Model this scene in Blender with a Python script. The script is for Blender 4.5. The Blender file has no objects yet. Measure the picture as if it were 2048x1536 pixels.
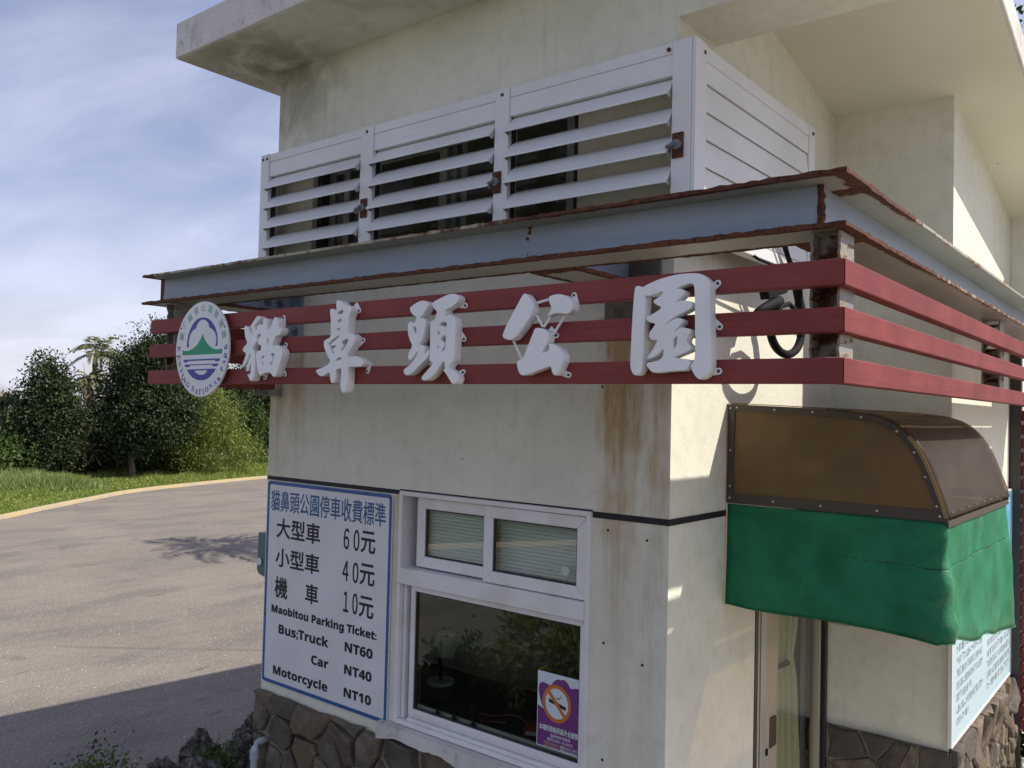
import bpy, bmesh, math, random
import numpy as np
from mathutils import Vector, Matrix
random.seed(7); np.random.seed(7)
scn = bpy.context.scene
COL = scn.collection

# ------------------------------------------------------------------ camera, world, sun, exposure
cam_d = bpy.data.cameras.new('camera'); cam = bpy.data.objects.new('camera', cam_d); COL.objects.link(cam)
RI = Vector((0.7796569, 0.6257357, 0.0242892)); UP = Vector((0.0001935, -0.0390286, 0.9992381)); FW = Vector((-0.6262069, 0.7790582, 0.03055))
cam.matrix_world = Matrix(((RI.x, UP.x, -FW.x, 1.5152), (RI.y, UP.y, -FW.y, -2.8185), (RI.z, UP.z, -FW.z, 2.5), (0, 0, 0, 1)))
cam_d.sensor_width = 36.0; cam_d.lens = 1719.54 / 2048 * 36.0
cam_d.clip_start = 0.05; cam_d.clip_end = 60000
scn.camera = cam

SUN_DIR = Vector((0.553, 0.394, 0.734)).normalized()
sun_d = bpy.data.lights.new('sun', 'SUN'); sun_d.energy = 3.8; sun_d.angle = math.radians(0.53); sun_d.color = (1.0, 0.93, 0.82)
sun = bpy.data.objects.new('sun', sun_d); COL.objects.link(sun)
sun.rotation_euler = SUN_DIR.to_track_quat('Z', 'Y').to_euler(); sun.location = (8, 6, 12)
scn.view_settings.view_transform = 'Standard'; scn.view_settings.look = 'None'
scn.view_settings.gamma = 1.0; scn.view_settings.use_curve_mapping = False
scn.view_settings.exposure = 0.60
SKY_STRENGTH = 0.088

class NT:
    """small helper round a node tree"""
    def __init__(s, tree):
        s.t = tree; s.n = tree.nodes; s.l = tree.links
    def new(s, kind, **kw):
        n = s.n.new(kind)
        for k, v in kw.items(): setattr(n, k, v)
        return n
    def put(s, sock, v):
        if hasattr(v, 'links') or isinstance(v, bpy.types.NodeSocket): s.l.new(v, sock)
        elif isinstance(v, (int, float)): sock.default_value = v
        else: sock.default_value = tuple(v) + ((1.0,) if len(v) == 3 and len(sock.default_value) == 4 else ())
    def math(s, op, a, b=0.0, c=None, clamp=False):
        n = s.new('ShaderNodeMath', operation=op, use_clamp=clamp)
        s.put(n.inputs[0], a); s.put(n.inputs[1], b)
        if c is not None: s.put(n.inputs[2], c)
        return n.outputs[0]
    def vmul(s, v, k):
        n = s.new('ShaderNodeVectorMath', operation='MULTIPLY'); s.put(n.inputs[0], v); s.put(n.inputs[1], k); return n.outputs[0]
    def noise(s, vec, scale, detail=4.0, rough=0.55, dist=0.0):
        n = s.new('ShaderNodeTexNoise'); s.put(n.inputs['Vector'], vec); n.inputs['Scale'].default_value = scale
        n.inputs['Detail'].default_value = detail; n.inputs['Roughness'].default_value = rough; n.inputs['Distortion'].default_value = dist
        return n.outputs['Fac']
    def voro(s, vec, scale, feature='F1', out='Distance'):
        n = s.new('ShaderNodeTexVoronoi', feature=feature); s.put(n.inputs['Vector'], vec); n.inputs['Scale'].default_value = scale
        return n.outputs[out]
    def step(s, v, a, b, lo=0.0, hi=1.0):
        n = s.new('ShaderNodeMapRange', interpolation_type='SMOOTHSTEP'); s.put(n.inputs['Value'], v)
        n.inputs['From Min'].default_value = a; n.inputs['From Max'].default_value = b
        n.inputs['To Min'].default_value = lo; n.inputs['To Max'].default_value = hi
        return n.outputs[0]
    def mix(s, f, a, b, mode='MIX'):
        n = s.new('ShaderNodeMix', data_type='RGBA', blend_type=mode); n.clamp_factor = True
        s.put(n.inputs['Factor'], f); s.put(n.inputs['A'], a) if False else None
        s.put([i for i in n.inputs if i.identifier == 'A_Color'][0], a); s.put([i for i in n.inputs if i.identifier == 'B_Color'][0], b)
        return [o for o in n.outputs if o.identifier == 'Result_Color'][0]
    def sep(s, v):
        n = s.new('ShaderNodeSeparateXYZ'); s.put(n.inputs[0], v); return n.outputs
    def comb(s, x, y, z):
        n = s.new('ShaderNodeCombineXYZ'); s.put(n.inputs[0], x); s.put(n.inputs[1], y); s.put(n.inputs[2], z); return n.outputs[0]
    def bump(s, h, strength=0.3, dist=0.01, normal=None):
        n = s.new('ShaderNodeBump'); s.put(n.inputs['Height'], h); n.inputs['Strength'].default_value = strength; n.inputs['Distance'].default_value = dist
        if normal is not None: s.l.new(normal, n.inputs['Normal'])
        return n.outputs[0]
    def pos(s): return s.new('ShaderNodeNewGeometry').outputs['Position']
    def obj(s): return s.new('ShaderNodeTexCoord').outputs['Object']
    def rand(s): return s.new('ShaderNodeObjectInfo').outputs['Random']
    def attr(s, name): return s.new('ShaderNodeAttribute', attribute_name=name).outputs['Fac']

def mat(name, color=(0.5, 0.5, 0.5), rough=0.6, metal=0.0, spec=0.5):
    m = bpy.data.materials.new(name); m.use_nodes = True
    b = m.node_tree.nodes['Principled BSDF']
    b.inputs['Base Color'].default_value = (*color, 1); b.inputs['Roughness'].default_value = rough
    b.inputs['Metallic'].default_value = metal; b.inputs['Specular IOR Level'].default_value = spec
    return m, NT(m.node_tree), b

# world: clear sky with thin streaky cloud
world = bpy.data.worlds.new('World'); scn.world = world; world.use_nodes = True
w = NT(world.node_tree); w.n.clear()
sky = w.new('ShaderNodeTexSky', sky_type='NISHITA'); sky.sun_disc = False
sky.sun_elevation = math.asin(SUN_DIR.z); sky.sun_rotation = math.atan2(SUN_DIR.x, SUN_DIR.y)
sky.air_density = 1.0; sky.dust_density = 1.2; sky.ozone_density = 2.0
dirv = w.new('ShaderNodeTexCoord').outputs['Generated']
dx, dy, dz = w.sep(dirv)[:3]
zz = w.math('ADD', w.math('MAXIMUM', dz, 0.0), 0.16)
pl = w.comb(w.math('DIVIDE', dx, zz), w.math('DIVIDE', dy, zz), 0.0)
rotn = w.new('ShaderNodeMapping'); w.put(rotn.inputs['Vector'], pl); rotn.inputs['Rotation'].default_value = (0, 0, math.radians(-52)); rotn.inputs['Scale'].default_value = (0.5, 1.0, 1)
c1 = w.noise(rotn.outputs[0], 0.62, 3.0, 0.45, 0.25)
c2 = w.noise(rotn.outputs[0], 2.3, 5.0, 0.55, 0.4)
cl = w.math('ADD', w.math('MULTIPLY', c1, 0.6), w.math('MULTIPLY', c2, 0.4))
cover = w.step(cl, 0.34, 0.74, 0.05, 0.68)
low = w.step(dz, 0.0, 0.40, 0.72, 0.0)             # thin veil thickens towards the horizon
cover = w.math('MAXIMUM', cover, w.math('MULTIPLY', low, w.step(cl, 0.34, 0.58, 0.45, 1.0)))
shade = w.step(c2, 0.3, 0.7, 0.92, 1.08)
cloudc = w.mix(1.0, (6.8, 7.1, 8.3), w.comb(shade, shade, shade), 'MULTIPLY')
base_sky = w.mix(1.0, sky.outputs[0], (1.05, 0.90, 1.02), 'MULTIPLY')
skyc = w.mix(cover, base_sky, cloudc)
bg = w.new('ShaderNodeBackground'); w.l.new(skyc, bg.inputs['Color']); bg.inputs['Strength'].default_value = SKY_STRENGTH
wo = w.new('ShaderNodeOutputWorld'); w.l.new(bg.outputs[0], wo.inputs['Surface'])

# ------------------------------------------------------------------ mesh helpers
class MB:
    def __init__(s): s.v = []; s.f = []; s.a = []
    def add(s, vs, fs, a=None):
        o = len(s.v); s.v += [tuple(p) for p in vs]; s.f += [tuple(i + o for i in f) for f in fs]
        s.a += list(a) if a is not None else [0.0] * len(vs)
        return s
    def box(s, x0, x1, y0, y1, z0, z1):
        return s.add([(x0, y0, z0), (x1, y0, z0), (x1, y1, z0), (x0, y1, z0), (x0, y0, z1), (x1, y0, z1), (x1, y1, z1), (x0, y1, z1)],
                     [(0, 3, 2, 1), (4, 5, 6, 7), (0, 1, 5, 4), (1, 2, 6, 5), (2, 3, 7, 6), (3, 0, 4, 7)])
    def prism(s, poly, fn, a, b):
        """poly of 2-D points; fn(u, v, t) -> xyz; extruded from t=a to t=b"""
        n = len(poly)
        vs = [fn(u, v, a) for u, v in poly] + [fn(u, v, b) for u, v in poly]
        fs = [tuple(range(n))[::-1], tuple(range(n, 2 * n))] + [(i, (i + 1) % n, n + (i + 1) % n, n + i) for i in range(n)]
        return s.add(vs, fs)
    def tube(s, pts, r, n=8, caps=True):
        pts = [Vector(p) for p in pts]; rr = r if isinstance(r, (list, tuple)) else [r] * len(pts)
        vs = []; fs = []
        for i, p in enumerate(pts):
            d = (pts[min(i + 1, len(pts) - 1)] - pts[max(i - 1, 0)]).normalized()
            u = d.cross(Vector((0, 0, 1)) if abs(d.z) < 0.9 else Vector((1, 0, 0))).normalized(); q = d.cross(u)
            for k in range(n):
                an = 2 * math.pi * k / n; vs.append(p + (u * math.cos(an) + q * math.sin(an)) * rr[i])
        for i in range(len(pts) - 1):
            for k in range(n): fs.append((i * n + k, i * n + (k + 1) % n, (i + 1) * n + (k + 1) % n, (i + 1) * n + k))
        if caps: fs += [tuple(range(n))[::-1], tuple(range((len(pts) - 1) * n, len(pts) * n))]
        return s.add(vs, fs)
    def mesh(s, name):
        m = bpy.data.meshes.new(name); m.from_pydata(s.v, [], s.f)
        if any(s.a):
            at = m.attributes.new('edge', 'FLOAT', 'POINT'); at.data.foreach_set('value', s.a)
        bm = bmesh.new(); bm.from_mesh(m); bmesh.ops.recalc_face_normals(bm, faces=bm.faces); bm.to_mesh(m); bm.free()
        return m

def link(name, mesh, m=None, parent=None, loc=None, bevel=0.0, smooth=False):
    o = bpy.data.objects.new(name, mesh); COL.objects.link(o)
    if m is not None and mesh is not None and not mesh.materials: mesh.materials.append(m)
    if parent is not None: o.parent = parent
    if loc is not None: o.location = loc
    if bevel:
        b = o.modifiers.new('bevel', 'BEVEL'); b.width = bevel; b.segments = 2; b.limit_method = 'ANGLE'; b.angle_limit = math.radians(40)
    if smooth:
        for p in mesh.polygons: p.use_smooth = True
    return o
def obj(name, mb, m, parent=None, bevel=0.0, smooth=False, loc=None): return link(name, mb.mesh(name), m, parent, loc, bevel, smooth)
def tag(o, label=None, cat=None, group=None, kind=None):
    if label: o['label'] = label
    if cat: o['category'] = cat
    if group: o['group'] = group
    if kind: o['kind'] = kind
    return o
def empty(name, loc, label, cat, group=None):
    o = bpy.data.objects.new(name, None); COL.objects.link(o); o.empty_display_size = 0.1
    # parts are modelled in world coordinates: keep the Empty's own offset out of them
    o.location = loc
    return tag(o, label, cat, group)
ZERO = (0, 0, 0)
def thing(name, base, label, cat, group=None):
    o = empty(name, base, label, cat, group); o['_b'] = 0; del o['_b']
    return o
def child(name, mb, m, t, bevel=0.0, smooth=False):
    """mesh given in world coordinates, parented to a thing (or to a part of it)"""
    o = obj(name, mb, m, None, bevel, smooth)
    o.parent = t
    bw = Vector(t.location)
    if t.parent is not None: bw = bw + Vector(t.parent.location)
    o.location = -bw
    return o
def child_mesh(name, mesh, m, t, **k):
    o = link(name, mesh, m, None, **k); o.parent = t
    bw = Vector(t.location)
    if t.parent is not None: bw = bw + Vector(t.parent.location)
    o.location = Vector(o.location) - bw
    return o
def flat_curve_mesh(polys, depth, name, bevel=0.0):
    """filled 2-D outlines (holes allowed), extruded; lies in XY, thickness along Z, front at +depth"""
    cu = bpy.data.curves.new(name, 'CURVE'); cu.dimensions = '2D'; cu.fill_mode = 'BOTH'
    cu.extrude = depth / 2; cu.bevel_depth = bevel; cu.bevel_resolution = 1
    if bevel: cu.offset = -bevel
    for p in polys:
        sp = cu.splines.new('POLY'); sp.points.add(len(p) - 1); sp.use_cyclic_u = True
        for i, q in enumerate(p): sp.points[i].co = (q[0], q[1], 0, 1)
    o = bpy.data.objects.new(name, cu); COL.objects.link(o)
    me = bpy.data.meshes.new_from_object(o.evaluated_get(bpy.context.evaluated_depsgraph_get()))
    bpy.data.objects.remove(o); bpy.data.curves.remove(cu)
    return me
def chaikin(p, k=0.22):
    r = []
    for i in range(len(p)):
        a = p[i]; b = p[(i + 1) % len(p)]
        r.append((a[0] + (b[0] - a[0]) * k, a[1] + (b[1] - a[1]) * k)); r.append((b[0] + (a[0] - b[0]) * k, b[1] + (a[1] - b[1]) * k))
    return r
def to_xz(me, y_back):
    """curve mesh in XY (centred in Z) -> upright in XZ, facing -Y, back at y_back"""
    zs = [v.co.z for v in me.vertices]; z0 = min(zs)
    for v in me.vertices: v.co = Vector((v.co.x, y_back - (v.co.z - z0), v.co.y))
    me.flip_normals()
    bm = bmesh.new(); bm.from_mesh(me); bmesh.ops.recalc_face_normals(bm, faces=bm.faces); bm.to_mesh(me); bm.free()
    return me
def text_mesh(s, bold=0.0, depth=0.0006):
    cu = bpy.data.curves.new('t', 'FONT'); cu.body = s; cu.size = 1.0; cu.offset = bold; cu.resolution_u = 3
    o = bpy.data.objects.new('t', cu); COL.objects.link(o)
    me = bpy.data.meshes.new_from_object(o.evaluated_get(bpy.context.evaluated_depsgraph_get()))
    bpy.data.objects.remove(o); bpy.data.curves.remove(cu)
    return me
def fit_text(s, u0, u1, v0, v1, bold=0.0, keep=False):
    """flat text mesh fitted to the box u0..u1, v0..v1 in XY"""
    me = text_mesh(s, bold)
    xs = [v.co.x for v in me.vertices]; ys = [v.co.y for v in me.vertices]
    ax, bx, ay, by = min(xs), max(xs), min(ys), max(ys)
    for v in me.vertices:
        v.co.x = u0 + (v.co.x - ax) / max(bx - ax, 1e-6) * (u1 - u0); v.co.y = v0 + (v.co.y - ay) / max(by - ay, 1e-6) * (v1 - v0); v.co.z = 0
    return me
def text_front(name, s, x0, x1, z0, z1, y, m, t, bold=0.0):
    """printed line; bold > 0 thickens the strokes by laying shifted copies a hair apart (metres)"""
    me = fit_text(s, x0 + bold, x1 - bold, z0 + bold, z1 - bold, 0.0)
    base = [(v.co.x, v.co.y) for v in me.vertices]; faces = [tuple(p_.vertices) for p_ in me.polygons]; bpy.data.meshes.remove(me)
    mb = MB()
    shifts = [(0, 0)] if not bold else [(math.cos(a) * bold, math.sin(a) * bold) for a in (0.0, 1.05, 2.09, 3.14, 4.19, 5.24)]
    for k, (sx, sz) in enumerate(shifts): mb.add([(u + sx, y - 0.00006 * k, v + sz) for u, v in base], faces)
    return child(name, mb, m, t)
def bold_latin(s):
    r = ''
    for c in s:
        if 'A' <= c <= 'Z': r += chr(0x1D5D4 + ord(c) - 65)
        elif 'a' <= c <= 'z': r += chr(0x1D5EE + ord(c) - 97)
        elif '0' <= c <= '9': r += chr(0x1D7EC + ord(c) - 48)
        else: r += c
    return r
def bold_serif(s): return ''.join(chr(0x1D400 + ord(c) - 65) if 'A' <= c <= 'Z' else c for c in s)

# outlines measured on the sign (metres, in the plane of the sign)
LETTERS = {
"1":[[(-1.503,2.8614),(-1.4885,2.8585),(-1.4827,2.8519),(-1.4877,2.8446),(-1.5049,2.8315),(-1.5214,2.8177),(-1.5135,2.8062),(-1.5059,2.7995),(-1.5001,2.8099),(-1.4989,2.8216),(-1.4849,2.8264),(-1.4706,2.8247),(-1.4656,2.8181),(-1.4621,2.8317),(-1.4578,2.8506),(-1.4453,2.8475),(-1.4344,2.8411),(-1.4368,2.82),(-1.4375,2.801),(-1.422,2.8057),(-1.4085,2.8125),(-1.3974,2.8309),(-1.3864,2.8514),(-1.3724,2.8465),(-1.3581,2.8343),(-1.3589,2.8187),(-1.36,2.8073),(-1.3517,2.8101),(-1.3394,2.8034),(-1.3372,2.7929),(-1.3465,2.7766),(-1.3583,2.775),(-1.3737,2.7745),(-1.3815,2.7611),(-1.3935,2.7402),(-1.3966,2.7348),(-1.3768,2.7376),(-1.3563,2.7364),(-1.3388,2.7266),(-1.326,2.7097),(-1.33,2.6891),(-1.3421,2.6624),(-1.3572,2.6273),(-1.3667,2.6128),(-1.3785,2.6087),(-1.3874,2.615),(-1.4018,2.6266),(-1.4193,2.6278),(-1.4436,2.6248),(-1.4541,2.6228),(-1.4626,2.6165),(-1.4696,2.6155),(-1.477,2.6219),(-1.4891,2.6454),(-1.4977,2.6711),(-1.5024,2.6989),(-1.4999,2.7117),(-1.4913,2.7168),(-1.4699,2.7178),(-1.4705,2.7407),(-1.4837,2.7411),(-1.4951,2.7531),(-1.4938,2.7627),(-1.4819,2.773),(-1.4728,2.7812),(-1.4731,2.788),(-1.5055,2.7791),(-1.5005,2.7672),(-1.5006,2.7554),(-1.5142,2.742),(-1.5297,2.7274),(-1.5232,2.7218),(-1.5146,2.7163),(-1.5098,2.682),(-1.5078,2.6286),(-1.5123,2.6115),(-1.5222,2.5955),(-1.5311,2.5934),(-1.5405,2.5988),(-1.5523,2.6139),(-1.5602,2.623),(-1.54,2.6213),(-1.5342,2.6352),(-1.5338,2.6717),(-1.5455,2.6547),(-1.5589,2.6333),(-1.5719,2.636),(-1.5637,2.6527),(-1.5521,2.6741),(-1.54,2.6986),(-1.5438,2.7073),(-1.5488,2.6999),(-1.5616,2.6807),(-1.5777,2.659),(-1.5956,2.6629),(-1.5839,2.6833),(-1.5705,2.7079),(-1.5913,2.716),(-1.5981,2.7248),(-1.5923,2.7333),(-1.5639,2.752),(-1.5757,2.7654),(-1.5862,2.7874),(-1.5902,2.8245),(-1.5734,2.8216),(-1.5581,2.8101),(-1.5424,2.7923),(-1.5298,2.7742),(-1.5334,2.7941),(-1.5381,2.8115),(-1.5512,2.818),(-1.5304,2.837)],[(-1.4319,2.7628),(-1.418,2.7645),(-1.4236,2.7383),(-1.4316,2.7375)],[(-1.4679,2.6929),(-1.4434,2.6981),(-1.4465,2.6893),(-1.4575,2.6842),(-1.4607,2.679),(-1.4478,2.6682),(-1.4482,2.6566),(-1.4542,2.6566),(-1.4644,2.6812)],[(-1.4025,2.7031),(-1.3779,2.7057),(-1.3827,2.688),(-1.3885,2.6672),(-1.3966,2.6573),(-1.407,2.6581),(-1.4057,2.6665),(-1.3903,2.6694),(-1.392,2.6882),(-1.4022,2.6968)]],
"2":[[(-1.0062,2.8939),(-0.997,2.895),(-0.982,2.8907),(-0.9668,2.8806),(-0.9639,2.8744),(-0.9482,2.8742),(-0.9297,2.8676),(-0.9202,2.8574),(-0.9215,2.8467),(-0.9318,2.8328),(-0.9361,2.809),(-0.9378,2.767),(-0.9234,2.7681),(-0.907,2.7635),(-0.8969,2.7548),(-0.8963,2.7404),(-0.9052,2.724),(-0.9293,2.6983),(-0.9396,2.6871),(-0.9284,2.6792),(-0.9105,2.6824),(-0.8891,2.6836),(-0.8711,2.678),(-0.8531,2.6683),(-0.8455,2.6564),(-0.8555,2.6447),(-0.8767,2.6438),(-0.9268,2.6444),(-0.9303,2.6409),(-0.9288,2.6098),(-0.9326,2.5739),(-0.9407,2.5523),(-0.9514,2.5475),(-0.9627,2.5546),(-0.9702,2.5738),(-0.9694,2.6028),(-0.9659,2.6389),(-0.9795,2.6378),(-0.9978,2.6344),(-0.9988,2.615),(-1.0032,2.5908),(-1.0141,2.5835),(-1.0236,2.5872),(-1.03,2.603),(-1.033,2.6262),(-1.0516,2.619),(-1.074,2.6106),(-1.0894,2.6112),(-1.1073,2.6219),(-1.1157,2.6332),(-1.1023,2.638),(-1.0681,2.6462),(-1.0419,2.6557),(-1.0305,2.6689),(-1.0432,2.6814),(-1.0593,2.7014),(-1.0718,2.7239),(-1.0734,2.7412),(-1.0654,2.7483),(-1.0317,2.7582),(-1.0342,2.7938),(-1.037,2.8307),(-1.0431,2.8556),(-1.0386,2.864),(-1.0292,2.8647),(-1.0177,2.8591),(-1.0099,2.8514),(-1.0034,2.8571),(-1.0073,2.8757)],[(-1.0003,2.8472),(-0.9877,2.8551),(-0.965,2.8575),(-0.967,2.8455),(-0.9833,2.8403),(-0.9964,2.8421)],[(-0.9965,2.8215),(-0.9744,2.8233),(-0.9754,2.8132),(-0.9959,2.8081)],[(-0.995,2.7886),(-0.981,2.7904),(-0.9836,2.782),(-0.999,2.7783)],[(-1.0475,2.7335),(-1.0237,2.7469),(-0.9835,2.7638),(-0.985,2.7566),(-1.0085,2.744),(-1.0305,2.7325),(-1.034,2.7265),(-1.0226,2.7237),(-1.0021,2.7268),(-1.0055,2.7196),(-1.0183,2.7138),(-1.0188,2.7078),(-1.0083,2.699),(-1.0173,2.6926),(-1.0293,2.708),(-1.0415,2.7255)],[(-0.9712,2.738),(-0.9532,2.7447),(-0.9351,2.7477),(-0.9347,2.7393),(-0.945,2.7252),(-0.9588,2.7087),(-0.9732,2.7018),(-0.977,2.7043),(-0.963,2.7184),(-0.9616,2.728),(-0.9709,2.7319)],[(-1.0086,2.6661),(-0.9906,2.678),(-0.9759,2.6806),(-0.9646,2.6755),(-0.9865,2.6694)]],
"3":[[(-0.6172,2.8434),(-0.6064,2.8507),(-0.5815,2.8616),(-0.5583,2.8669),(-0.5412,2.8636),(-0.53,2.8541),(-0.5296,2.843),(-0.5399,2.8303),(-0.5608,2.8102),(-0.5669,2.8067),(-0.556,2.8067),(-0.5434,2.8016),(-0.5378,2.7903),(-0.5393,2.7726),(-0.5463,2.7552),(-0.546,2.7463),(-0.5502,2.7353),(-0.5636,2.7202),(-0.5704,2.7111),(-0.5572,2.7167),(-0.543,2.7096),(-0.5374,2.7007),(-0.545,2.682),(-0.5284,2.6905),(-0.5172,2.6995),(-0.5183,2.6815),(-0.5276,2.6684),(-0.5516,2.6512),(-0.5789,2.6315),(-0.6003,2.6161),(-0.6223,2.61),(-0.6337,2.6164),(-0.6396,2.6277),(-0.6328,2.6344),(-0.6078,2.6475),(-0.5895,2.6629),(-0.5761,2.6805),(-0.5689,2.697),(-0.581,2.6862),(-0.593,2.6719),(-0.6068,2.6621),(-0.6149,2.6656),(-0.6201,2.6769),(-0.6143,2.6903),(-0.5978,2.7145),(-0.6111,2.7306),(-0.6216,2.7535),(-0.624,2.7739),(-0.6215,2.7918),(-0.6122,2.7981),(-0.6008,2.7913),(-0.596,2.7895),(-0.5854,2.7991),(-0.5834,2.8129),(-0.5971,2.8165),(-0.6102,2.8284)],[(-0.5983,2.7836),(-0.5796,2.7709),(-0.585,2.7499),(-0.5927,2.7614)],[(-0.51,2.8485),(-0.5087,2.855),(-0.4983,2.861),(-0.4745,2.8683),(-0.445,2.8773),(-0.4172,2.8809),(-0.4011,2.8766),(-0.3906,2.8673),(-0.3902,2.8566),(-0.4028,2.8444),(-0.4229,2.8348),(-0.4477,2.8286),(-0.4459,2.8187),(-0.4514,2.807),(-0.4425,2.8077),(-0.4294,2.8131),(-0.4161,2.8085),(-0.404,2.7971),(-0.4007,2.7841),(-0.4006,2.7411),(-0.4034,2.6983),(-0.4044,2.6597),(-0.4162,2.6491),(-0.4297,2.6342),(-0.4125,2.6276),(-0.3978,2.621),(-0.3873,2.6102),(-0.3839,2.5974),(-0.3907,2.5846),(-0.4021,2.5799),(-0.4124,2.5846),(-0.4293,2.6062),(-0.4416,2.6192),(-0.4514,2.6284),(-0.4421,2.6333),(-0.4449,2.6452),(-0.4489,2.6583),(-0.4604,2.6476),(-0.4833,2.6218),(-0.5097,2.6001),(-0.5309,2.5931),(-0.5463,2.5947),(-0.5521,2.6014),(-0.5439,2.6113),(-0.5201,2.6309),(-0.4966,2.6536),(-0.5088,2.6549),(-0.5151,2.6616),(-0.5152,2.6792),(-0.5143,2.7056),(-0.5161,2.7673),(-0.517,2.7915),(-0.511,2.7957),(-0.4959,2.7972),(-0.4919,2.8101),(-0.4855,2.8252),(-0.5003,2.8347)],[(-0.4757,2.7787),(-0.4655,2.7859),(-0.4507,2.7881),(-0.4402,2.7859),(-0.4407,2.7751),(-0.4426,2.7686),(-0.4502,2.7744),(-0.4651,2.7765)],[(-0.4801,2.7603),(-0.4687,2.7534),(-0.4802,2.7396)],[(-0.467,2.7315),(-0.4549,2.7409),(-0.4426,2.7452),(-0.4429,2.696),(-0.4531,2.692),(-0.4664,2.689),(-0.4563,2.6975),(-0.4477,2.7081),(-0.4481,2.7189),(-0.4602,2.7248)],[(-0.4806,2.7101),(-0.473,2.7066),(-0.4743,2.7023),(-0.4801,2.6948)]],
"4":[[(-0.1166,2.8616),(-0.1085,2.8579),(-0.0956,2.8435),(-0.086,2.8285),(-0.0806,2.8138),(-0.0829,2.7995),(-0.0959,2.7803),(-0.118,2.7542),(-0.1381,2.7331),(-0.1517,2.7227),(-0.1632,2.7179),(-0.1774,2.7195),(-0.1917,2.724),(-0.1991,2.7316),(-0.197,2.7408),(-0.1858,2.7625),(-0.1656,2.7947),(-0.1433,2.8264),(-0.1256,2.8527)],[(-0.0218,2.8407),(-0.0198,2.8459),(-0.0025,2.8501),(0.017,2.8506),(0.0321,2.8469),(0.0493,2.8388),(0.0623,2.8267),(0.068,2.8125),(0.0651,2.8005),(0.0549,2.7906),(0.0443,2.7885),(0.0315,2.7909),(0.0143,2.793),(-0.0008,2.7926),(-0.0138,2.7888),(-0.029,2.7843),(-0.0184,2.7961),(-0.0111,2.8099),(-0.0135,2.8171),(-0.0204,2.8282)],[(-0.0725,2.7505),(-0.0636,2.7528),(-0.0457,2.7503),(-0.03,2.7435),(-0.0199,2.7342),(-0.0185,2.7236),(-0.0235,2.706),(-0.033,2.6921),(-0.0446,2.6746),(-0.0347,2.6771),(-0.0184,2.6811),(-0.0165,2.6917),(-0.019,2.7032),(-0.0048,2.7028),(0.0127,2.6944),(0.0281,2.68),(0.0361,2.6641),(0.0355,2.6467),(0.0274,2.6293),(0.0193,2.6137),(0.0087,2.6064),(0.001,2.6103),(-0.0046,2.6192),(-0.0083,2.635),(-0.0246,2.6317),(-0.0465,2.6249),(-0.073,2.6171),(-0.1021,2.6084),(-0.1158,2.6076),(-0.1251,2.6112),(-0.1336,2.624),(-0.1395,2.644),(-0.1356,2.6531),(-0.1152,2.6618),(-0.1087,2.6743),(-0.0895,2.7152),(-0.0788,2.7364)]],
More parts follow.
